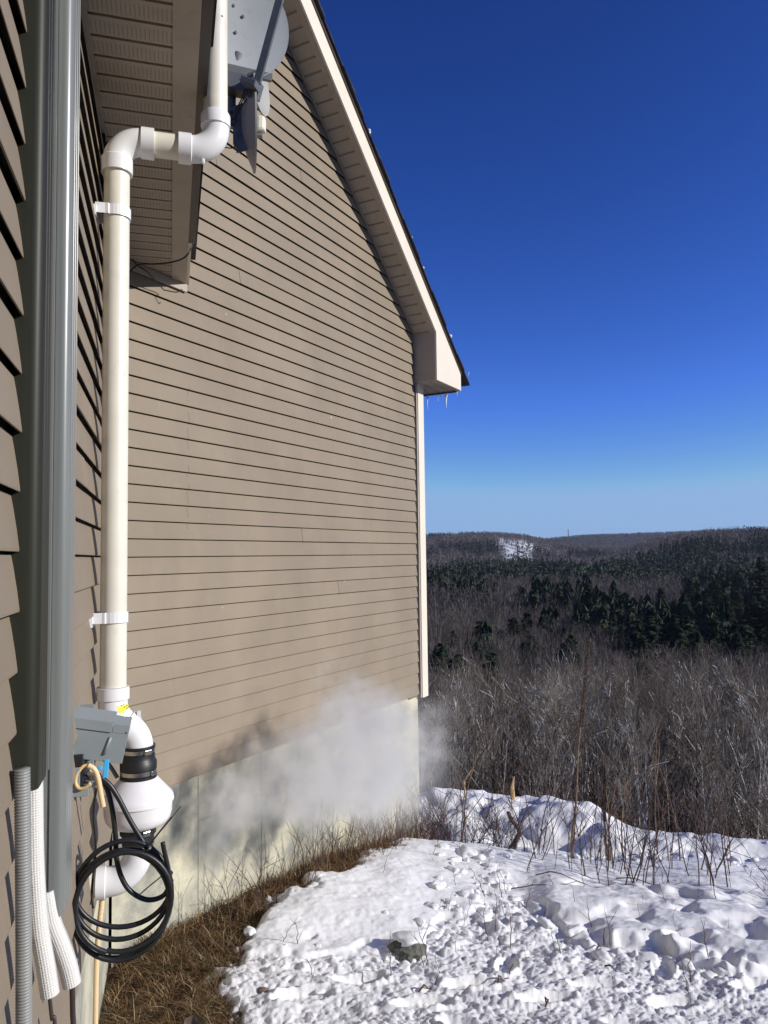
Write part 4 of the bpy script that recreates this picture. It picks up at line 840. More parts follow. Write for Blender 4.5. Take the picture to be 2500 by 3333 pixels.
def fwall(r, n):
    s = r.uniform(.2, 3.6, n); o = .01+.30*r.random(n)**1.6
    P2 = CO[None, :2]+s[:, None]*d2[None, :2]+o[:, None]*n2[None, :2]; z = height(P2[:, 0], P2[:, 1])+CZ-.04
    dens = r.random(n) < .35+.65*sst(.9, 2.4, s); P2 = P2[dens]; z = z[dens]; s = s[dens]; n = len(P2)
    L_ = r.uniform(.08, .34, n)*(.5+.6*sst(.8, 2.5, s)); pal = np.array([(.13, .06, .035), (.25, .15, .07), (.10, .05, .035), (.36, .26, .13)])
    return np.hstack([P2, z[:, None]]), L_, r.uniform(.0009, .0019, n), r.uniform(.1, .6, n), np.full(n, 1.), pal[r.choice(4, n, p=[.4, .25, .25, .1])]*r.uniform(.7, 1.2, (n, 1))
ob = blades(1500, fwall, 'tall_dry_grass', 6); tag(ob, 'taller reddish dry grass standing against the concrete', 'grass', kind='stuff')

# weed prototypes -------------------------------------------------
def weed(kind, seed, H):
    r = random.Random(seed); st = MB(); pl = MB(); lean = r.uniform(.05, .3); az = r.uniform(0, 6.28); P = []
    for i in range(9):
        t = i/8; P.append(np.array([math.cos(az)*lean*H*t*t+r.uniform(-.006, .006), math.sin(az)*lean*H*t*t+r.uniform(-.006, .006), H*t*(1-.12*lean*t)]))
    P[0][2] = -.04; r0 = {'twig': .0068, 'golden': .0072, 'mullein': .013, 'shrub': .0068, 'stub': .0026}[kind]
    if kind == 'mullein': az = 0; lean = .03; P = [np.array([lean*H*(i/8)**2+r.uniform(-.008, .008), r.uniform(-.006, .006), H*i/8]) for i in range(9)]; P[0][2] = -.04
    st.tube(P, [r0*(1-.75*i/8) for i in range(9)], 5)
    if kind in ('twig', 'shrub', 'golden', 'stub'):
        for k in range({'twig': 4, 'shrub': 12, 'golden': 3, 'stub': r.randint(0, 2)}[kind]):
            j = r.randint(2 if kind != 'shrub' else 0, 6); a = r.uniform(0, 6.28); L = H*r.uniform(.2, .45)*(1.2 if kind == 'shrub' else 1); b = P[j]
            Q = [b+np.array([math.cos(a)*L*t*.6, math.sin(a)*L*t*.6, L*t*.85-(L*.1*t*t)]) for t in (0, .4, .75, 1)]; st.tube(Q, [r0*.5, r0*.4, r0*.3, r0*.15], 4, caps=False)
            for _ in range(2):
                a2 = a+r.uniform(-1, 1); q0 = Q[r.randint(1, 2)]; st.tube([q0, q0+np.array([math.cos(a2)*L*.2, math.sin(a2)*L*.2, L*.25])], [r0*.28, r0*.12], 3, caps=False)
    if kind == 'golden':                                # drooping seed plume
        for k in range(9):
            a = az+r.uniform(-.9, .9); L = .05+.08*r.random(); b = P[8]*(1-.012*k)+np.array([0, 0, .01])
            for j in range(11):
                t = j/10; c = b+np.array([math.cos(a)*L*t, math.sin(a)*L*t, .03*math.sin(t*2.6)-.05*t*t]); sz = r.uniform(.004, .009)
                for _ in range(2):
                    v1 = np.array([r.uniform(-1, 1), r.uniform(-1, 1), r.uniform(-1, .3)])*sz; v2 = np.array([r.uniform(-1, 1), r.uniform(-1, 1), r.uniform(-1, .3)])*sz; pl.add([c, c+v1, c+v2], [(0, 1, 2)])
    if kind == 'mullein':
        for j in range(700):
            t = .60+.40*r.random(); i = min(7, int(t*8)); f_ = t*8-i; c = P[i]*(1-f_)+P[i+1]*f_; a = r.uniform(0, 6.28); rad = .020*(1-.45*(t-.6)/.4)*(1 if r.random() < .8 else .5)
            e = c+np.array([math.cos(a)*rad, math.sin(a)*rad, .012]); s_ = .009; pl.add([c, e+np.array([math.sin(a)*s_, -math.cos(a)*s_, 0]), e+np.array([-math.sin(a)*s_, math.cos(a)*s_, .008])], [(0, 1, 2)])
        for j in range(40):
            t = .03+.4*r.random(); i = min(7, int(t*8)); c = P[i]*(1-(t*8-i))+P[i+1]*(t*8-i); a = r.uniform(0, 6.28); L = r.uniform(.03, .10)
            pl.add([c+np.array([math.sin(a)*.01, -math.cos(a)*.01, 0]), c-np.array([math.sin(a)*.01, -math.cos(a)*.01, 0]), c+np.array([math.cos(a)*L*.5, math.sin(a)*L*.5, -L*.9])], [(0, 1, 2)])
    return st, pl
def mkweed(kind, seed, H, name, label, cat, grp, smat='stem'):
    root = thing(name, (0, 0, 0), label, cat, grp); st, pl = weed(kind, seed, H); st.build('stem', M[smat], root)
    if pl.v: pl.build('seed_head' if kind != 'mullein' else 'seed_spike', M['plume'], root)
    return root
def dup(o, loc, rz, sc=1, label=None, group=None, rx=0, ry=0):
    c = o.copy(); scene.collection.objects.link(c); c.location = loc; c.rotation_euler = (rx, ry, rz); c.scale = (sc,)*3
    if label: c['label'] = label
    if group: c['group'] = group
    for ch in list(o.children):
        d = ch.copy(); scene.collection.objects.link(d); d.parent = c
        for g_ in list(ch.children):
            e = g_.copy(); scene.collection.objects.link(e); e.parent = d
    return c
used = set()
def put(o, loc, rz, sc=1, label=None, group=None, rx=0, ry=0):
    loc = Vector([float(x) for x in loc])
    if o.name not in used:
        used.add(o.name); o.location = loc; o.rotation_euler = (rx, ry, rz); o.scale = (sc,)*3
        if label: o['label'] = label
        if group: o['group'] = group
        return o
    return dup(o, loc, rz, sc, label, group, rx, ry)
LB = {'c': ('tangled reddish weed stem in the thicket beside the foundation corner', 'weeds by the foundation corner'),
      'm': ('bare brown weed stem standing in the snow behind the mound', 'weeds in the snow behind the mound'),
      's': ('short dark twig poking out of the smooth snow mound', 'twigs poking from the snow mound'),
      'w': ('dry weed stem leaning in front of the concrete foundation', 'weeds along the foundation'),
      'g': ('dry goldenrod stalk with a drooping brown seed plume', 'goldenrod stalks in the snow'),
      'r': ('dark weed stem in the clump at the right edge of the snow', 'weeds at the right edge')}
tw = [mkweed('twig', 100+i, 1.0, 'dry_weed', LB['m'][0], 'weed', LB['m'][1], 'stem') for i in range(5)]
sh = [mkweed('shrub', 120+i, 1.0, 'dry_weed', LB['c'][0], 'weed', LB['c'][1], 'stem') for i in range(4)]
sb = [mkweed('stub', 180+i, .2, 'dry_twig', LB['s'][0], 'weed', LB['s'][1], 'stem') for i in range(5)]
gd = [mkweed('golden', 140+i, 1.0, 'goldenrod', LB['g'][0], 'weed', LB['g'][1], 'stem2') for i in range(4)]
r = random.Random(42)
def P_(t, Y, dz=0): X = t*Y; return (X, Y, snow_z(X, Y)-.02+dz)
for i in range(80):
    t = .03+.14*r.random()**1.3; Y = r.uniform(6.7, 7.9); a = r.choice(sh if r.random() < .6 else tw); put(a, P_(t, Y), r.uniform(0, 6.28), r.uniform(.28, .75), *LB['c'], rx=r.uniform(-.5, .5), ry=r.uniform(-.5, .6))
for i in range(70):
    c = r.choice((.19, .24, .27, .30, .34, .37, .42)); t = c+r.gauss(0, .016); Y = r.uniform(5.9, 7.6); put(r.choice(tw), P_(t, Y), r.uniform(0, 6.28), r.uniform(.3, 1.0), *LB['m'], rx=r.uniform(-.2, .25), ry=r.uniform(-.05, .45))
for i in range(10):
    t = .5+r.uniform(-.015, .05); Y = r.uniform(5.0, 6.4); put(r.choice(tw+sh), P_(t, Y), r.uniform(0, 6.28), r.uniform(.3, .8), *LB['r'], rx=r.uniform(-.3, .3), ry=r.uniform(.2, .9))
for i in range(85):
    t = r.uniform(-.17, .5); Y = r.uniform(3.9, 6.6); put(r.choice(sb), P_(t, Y, -.02), r.uniform(0, 6.28), r.uniform(.5, 1.5), *LB['s'], rx=r.uniform(-.35, .35), ry=r.uniform(-.35, .45))
for i in range(62):
    s_ = 3.7-3.2*r.random()**1.4; p = f2(s_, r.uniform(.03, .35), 0); put(r.choice(tw+tw+sh+gd), (p[0], p[1], gz(p[0], p[1])-.04), r.uniform(0, 6.28), r.uniform(.3, .62), *LB['w'], rx=r.uniform(-.3, .3), ry=r.uniform(-.2, .5))
for t, Y, sc in ((.135, 7.3, .62), (.165, 7.2, .55), (.20, 7.5, .75), (.235, 7.1, .8), (.285, 7.4, 1.1), (.36, 7.5, .9), (.375, 7.6, 1.15), (.44, 7.5, .8), (.10, 7.2, .9), (.49, 6.9, .8), (.345, 7.9, 1.4), (.095, 8.3, 1.4), (.30, 8.2, 1.3)):
    put(r.choice(gd), P_(t, Y), r.uniform(0, 6.28), sc, *LB['g'])
ml = mkweed('mullein', 160, 2.02, 'mullein_stalk', 'tallest dark dead mullein stalk rising from the snow in front of the woods', 'weed', None, 'stem2')
ml.location = P_(.236, 7.19); ml.rotation_euler = (0, .075, 0)
ml2 = mkweed('mullein', 161, .62, 'mullein_stalk', 'thick tan broken stalk right of the tallest mullein stalk', 'weed', None, 'stem2'); ml2.location = P_(.282, 7.5); ml2.rotation_euler = (0, -.06, 0)
# broken branch standing in the snow
bb = thing('broken_branch', P_(.155, 7.25), 'bent broken branch with rough bark standing up out of the snow', 'branch')
b0 = np.array(P_(.152, 7.25)); pts = [b0+np.array(v) for v in ((-.04, 0, -.10), (.03, 0, .02), (.09, .02, .10), (.135, .02, .175), (.115, .02, .22), (.055, .02, .30), (.025, .02, .37))]
MB().tube(smooth_path(pts[:4], 5), [.024, .022, .025, .023, .021]*3+[.023], 10).build('limb', M['bark'], bb, True); MB().tube(smooth_path(pts[3:], 5), [.022, .021, .019, .020, .018]*3+[.014], 10).build('limb', M['bark'], bb, True)
for i, (t, Y, hh) in enumerate(((.163, 10.4, .33), (.101, 10.2, .4))):
    b = np.array(P_(t, Y)); mb = MB(); mb.tube([b-ZZ*.1, b+np.array([-.02, 0, hh*.6]), b+np.array([.01+.08*i, 0, hh])], [.03-.015*i, .025-.013*i, .006], 6)
    tag(mb.build('split_stake', M['wood_raw']), ['pale splintered stump on the snow bank', 'thin pale splinter beside the snow bank crest'][i], 'stick')
for i, (t, Y, L, a) in enumerate(((.335, 6.3, .55, .05), (.20, 5.6, .5, .15), (.24, 5.9, .6, -.1), (.34, 7.9, .6, .1), (.145, 4.0, .22, .9), (.20, 3.75, .12, 1.2), (.05, 3.9, .16, .8), (.27, 4.55, .2, 1.0), (.29, 4.2, .14, -.6))):
    b = np.array(P_(t, Y)); dv = np.array([math.cos(a), math.sin(a), 0]); P = []
    for k in range(7):
        p = b+dv*L*(k/6-.5)+np.array([0, 0, 0]); P.append([p[0]+.01*math.sin(k*2), p[1], snow_z(p[0], p[1])+.012+.02*math.sin(k*1.2)])
    tag(MB().tube(P, [.005-.0005*k for k in range(7)], 5).build('fallen_stick', M['stem']), 'thin dark stick lying on the snow', 'stick', 'sticks lying on the snow')
# rock in the rubble with a snow cap
from mathutils import noise as mnoise
def blob(c, rad, seed, n=3, amp=.35, flat=(1, 1, 1), pw=1):
    import bmesh
    bm = bmesh.new(); bmesh.ops.create_icosphere(bm, subdivisions=n, radius=1); V_ = []
    for v in bm.verts:
        p = v.co.copy(); d = 1+amp*mnoise.noise(p*1.3+Vector((seed*3.1, seed, 0)))+amp*.4*mnoise.noise(p*3.1+Vector((0, seed, 4))); p = Vector([math.copysign(abs(a_)**pw, a_) for a_ in p]); V_.append([c[0]+p.x*d*rad*flat[0], c[1]+p.y*d*rad*flat[1], c[2]+p.z*d*rad*flat[2]])
    F_ = [tuple(v.index for v in f.verts) for f in bm.faces]; bm.free(); return V_, F_
rx_, ry_ = .098, 4.30; rz_ = snow_z(rx_, ry_)
rk_ = thing('rock', (rx_, ry_, rz_), 'dark grey rock with a snow cap half buried in churned snow', 'rock')
mb = MB(); mb.add(*blob((rx_, ry_, rz_+.005), .085, 3, 3, .5, (1.15, .8, .62))); mb.build('stone', M['rock'], rk_)
mb = MB(); mb.add(*blob((rx_+.015, ry_+.03, rz_+.055), .075, 8, 3, .4, (1.15, .9, .42))); mb.build('snow_cap', M['snow'], rk_, True)
mb = MB(); mb.add(*blob((-.62, 3.80, snow_z(-.62, 3.8)+.01), .022, 5, 2, .5, (1.3, 1, .5))); tag(mb.build('pebble', M['leaf_litter']), 'small brown clod on the snow near the grass edge', 'clod')
mb = MB(); c = np.array([-.86, 3.45, gz(-.86, 3.45)+.05]); g6 = [c+np.array([math.cos(a)*.05*(1+.2*math.sin(3*a)), -.01, math.sin(a)*.06]) for a in np.linspace(0, 6.28, 9)[:-1]]
mb.add([c+np.array([0, .02, 0])]+g6, [(0, i+1, (i+1) % 8+1) for i in range(8)]); tag(mb.build('dead_leaf', M['leaf_litter'], None, True), 'single curled grey-brown dead leaf in the grass', 'leaf')
# clods of broken snow
VV = []; FF = []; nv = 0; rq = random.Random(9)
bases = [blob((0, 0, 0), .95, k, 3, .42, pw=.8) for k in range(6)]
bases = [(np.array(a), np.array(b)) for a, b in bases]
def clod(x, y, s):
    global nv
    a, b = rq.choice(bases); th_ = rq.uniform(0, 6.28); R_m = np.array(Matrix.Rotation(th_, 3, 'Z') @ Matrix.Rotation(rq.uniform(0, 3), 3, 'X'))
    v = (a*np.array([1, rq.uniform(.6, 1), rq.uniform(.5, .9)])) @ R_m.T*np.array([1, 1, .62])*s+np.array([x, y, snow_z(x, y)+s*.02]); VV.append(v); FF.append(b+nv); nv += len(v)
for i in range(50):
    t = rq.uniform(-.2, .55); yr = np.interp(t, [p[0] for p in RUB], [p[1] for p in RUB]); Y = yr-abs(rq.gauss(0, .33))+rq.uniform(-.1, .12); clod(t*Y, Y, .012+.035*rq.random()**2.2)
for i in range(110):
    t = rq.uniform(.02, .5); Y = rq.gauss(8.2, .35); clod(t*Y, Y, .02+.07*rq.random()**2)
for i in range(60):
    t = rq.uniform(.06, .17); Y = rq.gauss(5.7, .4); clod(t*Y, Y, .015+.05*rq.random()**2)
for t, Y, s in ((.055, 5.0, .05), (.04, 4.7, .05), (.075, 5.0, .035), (-.005, 4.75, .022), (.10, 6.3, .10), (.07, 6.35, .05), (.13, 6.35, .07), (.115, 6.25, .06), (.15, 6.4, .05), (.185, 5.15, .085), (.2, 4.8, .06), (.235, 4.75, .07), (.27, 4.4, .06), (.12, 4.9, .06), (.15, 4.6, .05), (.17, 4.35, .05), (.33, 4.4, .07), (.38, 4.3, .06)): clod(t*Y, Y, s)
ob = npmesh('snow_rubble', np.vstack(VV), np.vstack(FF), M['snow'], smooth=True, attrs={'rub': np.full(nv, .5)}); tag(ob, 'broken lumps of crusted snow scattered over the trodden snow', 'snow', kind='stuff')

# ------------------------------------------------------------------ trees
def seg_mesh(segs, sides=3):
    """segs (n,8): p0 p1 r0 r1 -> open prisms"""
    S = np.asarray(segs, float); p0 = S[:, :3]; p1 = S[:, 3:6]; r0 = S[:, 6]; r1 = S[:, 7]; T = p1-p0; T /= np.linalg.norm(T, axis=1)[:, None]+1e-9
    up = np.where(np.abs(T[:, 2:3]) > .9, np.array([[1., 0, 0]]), np.array([[0, 0, 1.]])); u = np.cross(T, up); u /= np.linalg.norm(u, axis=1)[:, None]; w_ = np.cross(T, u); V_ = []
    for p, rr2 in ((p0, r0), (p1, r1)):
        for k in range(sides):
            a = 2*math.pi*k/sides; V_.append(p+rr2[:, None]*(u*math.cos(a)+w_*math.sin(a)))
    V_ = np.stack(V_, 1).reshape(-1, 3); b = np.arange(len(S))[:, None]*2*sides
    F_ = np.concatenate([b+np.array([[k, (k+1) % sides, sides+(k+1) % sides, sides+k]]) for k in range(sides)], 0); return V_, F_
def bare_tree(seed, H, r0, levels=3, bf=.6, crook=.12, start=.28, spread=1.0, lean=0):
    r = random.Random(seed); trunk = []; br = []
    def grow(p, d, L, rad, lev, out):
        n = max(3, int(5-lev)+2); st = L/n; pts = [p]
        for i in range(n):
            ck = crook*(1+.9*(lev > 0)); d = d+np.array([r.gauss(0, ck), r.gauss(0, ck), r.gauss(0, crook*.4)+(.14 if lev == 1 else .05*(lev > 0))]); d = d/np.linalg.norm(d); q_ = pts[-1]+d*st
            ra = rad*(1-.75*i/n); rb = rad*(1-.75*(i+1)/n); out.append(list(pts[-1])+list(q_)+[max(ra, .0075), max(rb, .0055)]); pts.append(q_)
            if lev < levels:
                f_ = (i+1)/n
                if lev == 0 and f_ < start: continue
                for _ in range({0: 2, 1: 3, 2: 3, 3: 3}[lev] if r.random() < bf else 1):
                    a = r.uniform(0, 6.28); sp = (r.uniform(.35, .7) if lev == 0 else r.uniform(.45, .95))*spread; side = np.cross(d, [math.cos(a), math.sin(a), .1]); side /= np.linalg.norm(side)+1e-9; nd = d*math.cos(sp)+side*math.sin(sp); nd[2] += .12
                    grow(q_, nd/np.linalg.norm(nd), L*(r.uniform(.28, .5) if lev == 0 else r.uniform(.4, .62))*(1.15-.5*f_ if lev == 0 else 1), max(rb*.55, .005), lev+1, trunk if lev == 0 else br)
    grow(np.zeros(3)-np.array([0, 0, .5]), np.array([lean, 0, 1.]), H, r0, 0, trunk); return trunk, br
def mk_bare(i, H, r0, bark, label, group, **k):
    t, b = bare_tree(200+i, H, r0, **k); root = thing('birch_tree' if bark == 'bark_birch' else 'bare_tree', (0, 0, 0), label, 'tree', group)
    for nm, sg, mt, sd_ in (('trunk', t, bark, 5), ('crown', b, 'twig_sunlit' if i >= 60 else 'twig', 3)):
        Vq, Fq_ = seg_mesh(sg, sd_); o = npmesh(nm, Vq, Fq_, M[mt]); o.parent = root
    root['tall'] = float(Vq[:, 2].max()); return root
TL = {'n': ('slender bare grey tree in the dense woods below the snow bank', 'bare trees below the snow bank'), 'b': ('white-barked bare birch in the dense woods below the snow bank', 'birches below the snow bank')}
prot = [mk_bare(i, r.uniform(9.5, 13), r.uniform(.055, .10), 'bark_grey', *TL['n'], start=.3, spread=.85) for i in range(8)]
prob = [mk_bare(20+i, r.uniform(9, 12), r.uniform(.10, .15), 'bark_birch', *TL['b'], start=.35, spread=.8) for i in range(3)]
cnt = 0; rt = random.Random(77)
for i in range(218):
    Y = 22+40*rt.random()**.75; t = rt.uniform(-.03, .60); X = t*Y; bi = rt.random() < .34
    a = rt.choice(prob if bi else prot); zg = gz(X, Y); s_ = min(1.25, (CZ-Y*rt.uniform(.115, .20)-zg)/a['tall']); put(a, (X, Y, gz(X, Y)), rt.uniform(0, 6.28), s_, *(TL['b'] if bi else TL['n']), rx=rt.gauss(0, .05), ry=rt.gauss(0, .06))
nearb = [mk_bare(60+i, r.uniform(6.5, 8.5), r.uniform(.10, .13), 'bark_birch', *TL['b'], start=.3, spread=.75, crook=.055, bf=.3) for i in range(6)]
nearg = [mk_bare(70+i, r.uniform(6.5, 9), r.uniform(.08, .12), 'bark_grey', *TL['n'], start=.25, spread=.8, crook=.06, bf=.35) for i in range(5)]
for i in range(72):
    Y = rt.uniform(14, 31); t = .02+.56*((i*.6180339)%1); X = t*Y; bi = rt.random() < .5; a = rt.choice(nearb if bi else nearg); zg = gz(X, Y); s_ = min(1.25, (CZ-Y*rt.uniform(.12, .24)-zg)/a['tall'])
    put(a, (X, Y, zg), rt.uniform(0, 6.28), s_, *(TL['b'] if bi else TL['n']), rx=rt.gauss(0, .07), ry=rt.gauss(0, .09))
# a few that stand out
sp = [('thick leaning white birch behind the tallest mullein stalk', .185, 15.5, .10, .22, 7.0), ('crooked white birch trunk with a snowy side branch', .338, 16.5, .085, -.03, 7.5), ('pale spotted birch forking towards the right edge', .475, 16, .08, .1, 9.0), ('tall grey forked tree with white patches in the middle of the woods', .40, 20, .10, .0, 11.0)]
for k, (lab, t, Y, r0, ln, H) in enumerate(sp):
    o = mk_bare(40+k, H, r0, 'bark_birch', lab, None, start=.45, spread=.8, lean=ln, crook=.09); o.location = (t*Y, Y, gz(t*Y, Y)); o.scale = ((CZ-Y*.15-gz(t*Y, Y))/o['tall'],)*3
# snowy side limb
b = np.array([.338*16.5+.1, 16.4, gz(.338*16.5, 16.5)+4.6]); 
# brush: saplings too many to count
rb = np.random.default_rng(3); n = 4000; Y = 14.5+30*rb.random(n)**1.1; t = rb.uniform(-.06, .62, n); X = t*Y; Z = height(X, Y)+CZ; Hh = np.minimum(rb.uniform(1.2, 4.2, n), (CZ-Y*rb.uniform(.17, .3, n)-Z)); Hh = np.clip(Hh, .4, 6); az = rb.uniform(0, 6.28, n); ln = rb.gauss if False else rb.normal(0, .12, n)
S = []
tx = np.cos(az)*ln; ty = np.sin(az)*ln; top = np.stack([X+tx*Hh, Y+ty*Hh, Z+Hh], -1); bot = np.stack([X, Y, Z-.3], -1); mid = (top+bot)/2+rb.normal(0, .08, (n, 3)); rad = rb.uniform(.008, .026, n)
S.append(np.hstack([bot, mid, rad[:, None], rad[:, None]*.75])); S.append(np.hstack([mid, top, rad[:, None]*.75, rad[:, None]*.3]))
for k in range(9):
    f_ = rb.uniform(.25, .95, n)[:, None]; p = bot*(1-f_)+top*f_; a = rb.uniform(0, 6.28, n); L = (Hh*rb.uniform(.05, .16, n))[:, None]; e = p+np.stack([np.cos(a), np.sin(a), rb.uniform(.8, 1.8, n)], -1)*L
    S.append(np.hstack([p, e, rad[:, None]*.4, rad[:, None]*.15]))
Vq, Fq_ = seg_mesh(np.vstack(S), 3); pal = np.array([(.06, .048, .04), (.028, .022, .018), (.30, .27, .24), (.075, .045, .034)]); Cc = pal[rb.choice(4, len(S)*n, p=[.4, .3, .18, .12])]
ob = npmesh('brush', Vq, Fq_, M['attr'], col=np.repeat(Cc, 6, 0)); tag(ob, 'dense grey-brown undergrowth of thin saplings below the snow bank', 'undergrowth', kind='stuff')
# evergreens
def conifer(seed, H, R_, whorls=22, droop=.25, gap=.0):
    r = np.random.default_rng(seed); V_ = []; F_ = []; nv_ = 0
    for k in range(whorls*7):
            f_ = (k+r.uniform(0, 5))/(whorls*7+5); z = H*(.05+.95*f_); a = r.uniform(0, 6.28); L = (R_*(1-f_)**.8+.2)*(.6+.5*fbm(np.array([k*.35]), np.array([seed*1.]), 1, seed)[0]+.25*r.random()); nseg = 18
            tt = r.uniform(.1, 1, nseg); c = np.stack([np.cos(a)*L*tt, np.sin(a)*L*tt, z+L*(.18*tt-droop*tt**2)+r.normal(0, .12, nseg)], -1); sz = (.24+.26*(1-tt))*H/18*r.uniform(.8, 1.5, nseg)
            p = np.array([-math.sin(a), math.cos(a), 0]); d_v = np.array([math.cos(a), math.sin(a), -.15])
            w_ = sz[:, None]*r.uniform(.8, 1.8, (nseg, 1)); v = np.stack([c-p*w_+r.normal(0, .10, (nseg, 3)), c+p*w_+r.normal(0, .10, (nseg, 3)), c+d_v*sz[:, None]*2.0+r.normal(0, .12, (nseg, 3))], 1).reshape(-1, 3); V_.append(v); F_.append(np.arange(nseg*3).reshape(-1, 3)+nv_); nv_ += nseg*3
    return np.vstack(V_), np.vstack(F_)
def mk_con(i, H, R_, label, group, **k):
    root = thing('evergreen_tree', (0, 0, 0), label, 'tree', group); Vq, Fq_ = conifer(300+i, H, R_, **k); o = npmesh('crown', Vq, Fq_, M['needles']); o.parent = root
    Vq, Fq_ = seg_mesh([[0, 0, -.5, 0, 0, H*.55, .22, .13], [0, 0, H*.55, 0, 0, H*.97, .13, .02]], 6); o = npmesh('trunk', Vq, Fq_, M['bark_grey']); o.parent = root; return root
GL = {'r': ('dark green conifer in the evergreen stand right of the tall pine', 'conifers in the right-hand stand'), 's': ('scattered dark conifer standing among bare trees in the valley', 'scattered conifers in the valley')}
cons = [mk_con(i, r.uniform(14, 20), r.uniform(3.6, 6.0), *GL['r'], droop=r.uniform(.1, .4), whorls=20) for i in range(6)]
def cond(): return None
for i in range(215):
    t = rt.choice((rt.uniform(.30, .62), rt.uniform(.36, .62))); Y = rt.uniform(170, 350)*(1-.25*max(0, (t-.42))*2); X = t*Y; put(rt.choice(cons), (X, Y, gz(X, Y)), rt.uniform(0, 6.28), rt.uniform(.6, 1.1), *GL['r'])
for i in range(70):
    t, Y = rt.choice((( .10, 190), (.16, 230), (.22, 200), (.07, 140), (.24, 150), (.13, 110), (.33, 90), (.5, 75), (.42, 100))); t += rt.gauss(0, .022); Y *= rt.uniform(.88, 1.15); X = t*Y; put(rt.choice(cons), (X, Y, gz(X, Y)), rt.uniform(0, 6.28), rt.uniform(.62, .95), *GL['s'])
for k, (lab, t, Y, H, R_, dr) in enumerate((('tall broad pine standing alone left of the evergreen stand', .268, 250, 24, 5.2, .05), ('tall ragged pine rising above the stand near the right edge', .495, 330, 30, 6.5, .05), ('small dark fir in front of the evergreen stand', .325, 120, 12, 2.4, .3))):
    o = mk_con(20+k, H, R_, lab, None, droop=dr, whorls=26); o.location = (t*Y, Y, gz(t*Y, Y))
# bare woods beyond, mass
def mass(name, n, yr, tr_, fn, seed, lab, clearing=False):
    r = np.random.default_rng(seed); Y = np.sqrt(r.uniform(yr[0]**2, yr[1]**2, n)); t = r.uniform(tr_[0], tr_[1], n); X = t*Y
    k = fn(t, Y, X, r); X, Y, t = X[k], Y[k], t[k]; Z = height(X, Y)+CZ; return X, Y, Z, t, r
def puff_tree(r, n, H, W_, tri, col0, col1, thin=.03, up=1.5, pale=0):
    """n crowns of thin upright slivers -> verts (n*tri*3,3)"""
    a = r.uniform(0, 6.28, (n, tri)); rr_ = np.sqrt(r.random((n, tri)))*W_[:, None]; z = H[:, None]*r.uniform(.08, 1, (n, tri)); rr_ = rr_*np.sqrt(np.clip(1.05-(z/H[:, None]-.55)**2*3.2, .05, 1))
    c = np.stack([np.cos(a)*rr_, np.sin(a)*rr_, z], -1); L = (H[:, None]*r.uniform(.04, .13, (n, tri)))[..., None]; d = np.stack([np.cos(a)*.35+r.normal(0, .25, (n, tri)), np.sin(a)*.35+r.normal(0, .25, (n, tri)), np.full((n, tri), up)], -1)
    s_ = np.stack([r.normal(0, 1, (n, tri)), r.normal(0, 1, (n, tri)), np.zeros((n, tri))], -1)*(thin*H[:, None, None]/12)
    c[:, 0] = 0; d[:, 0] = (0, 0, 1); s_[:, 0] *= 1.6; L[:, 0, 0] = H*.95; s_[:, 0] = s_[:, 0]*1.0
    V_ = np.stack([c-s_, c+s_, c+d*L], 2); tint = r.random((n, 1, 1)); cc = (np.array(col0)*(1-tint)+np.array(col1)*tint)*r.uniform(.6, 1.3, (n, tri, 1)); cc[:, 0] = np.where(r.random((n, 1)) < pale, .5, cc[:, 0]); return V_, np.repeat(cc[:, :, None, :], 3, 2)
def cone_tree(r, n, H, W_, tri, col0, col1):
    f_ = r.random((n, tri))**1.2; a = r.uniform(0, 6.28, (n, tri)); z = H[:, None]*(.05+.95*f_); R_ = W_[:, None]*(1-f_)**.8+.1; c0_ = np.stack([np.cos(a)*R_*.15, np.sin(a)*R_*.15, z+.06*H[:, None]], -1); e = np.stack([np.cos(a)*R_, np.sin(a)*R_, z-.05*H[:, None]], -1); p = np.stack([-np.sin(a), np.cos(a), 0*a], -1)*(W_[:, None, None]*.38)
    V_ = np.stack([c0_, e-p, e+p], 2); tint = r.random((n, 1, 1)); cc = (np.array(col0)*(1-tint)+np.array(col1)*tint)*r.uniform(.7, 1.25, (n, tri, 1)); return V_, np.repeat(cc[:, :, None, :], 3, 2)
def place_mass(name, X, Y, Z, V_, cc, lab, cat='woods'):
    V_ = V_+np.stack([X, Y, Z], -1)[:, None, None, :]; V_ = V_.reshape(-1, 3); ob = npmesh(name, V_, np.arange(len(V_)).reshape(-1, 3), M['attr'], col=cc.reshape(-1, 3)); tag(ob, lab, cat, kind='stuff'); return ob
TR = (-.05, .62)
X, Y, Z, t, r_ = mass('bare_woods', 4600, (52, 300), TR, lambda t, Y, X, r: ~((t > .30+r.uniform(-.03, .03, len(t))) & (Y > 165)), 401, '')
V_, cc = puff_tree(r_, len(X), r_.uniform(9, 14, len(X)), r_.uniform(1.4, 2.6, len(X)), 150, (.045, .037, .034), (.19, .16, .145), .020, pale=.12)
place_mass('bare_woods', X, Y, Z, V_, cc, 'mass of bare grey-brown treetops filling the valley floor')
X, Y, Z, t, r_ = mass('x', 3800, (300, 640), TR, lambda t, Y, X, r: ~((t > .33) & (Y < 370)), 402, '')
V_, cc = puff_tree(r_, len(X), r_.uniform(10, 16, len(X)), r_.uniform(2, 3.4, len(X)), 70, (.05, .042, .04), (.17, .145, .14), .045, pale=.1)
place_mass('bare_woods', X, Y, Z, V_, cc, 'bare woods in the middle distance between the evergreen bands')
X, Y, Z, t, r_ = mass('x', 3000, (190, 620), TR, lambda t, Y, X, r: (fbm(X/38, Y/75, 3, 87) > .565-.11*sst(.26, .33, t)*(1-sst(360, 400, Y))+.05*sst(360, 420, Y)), 407, '')
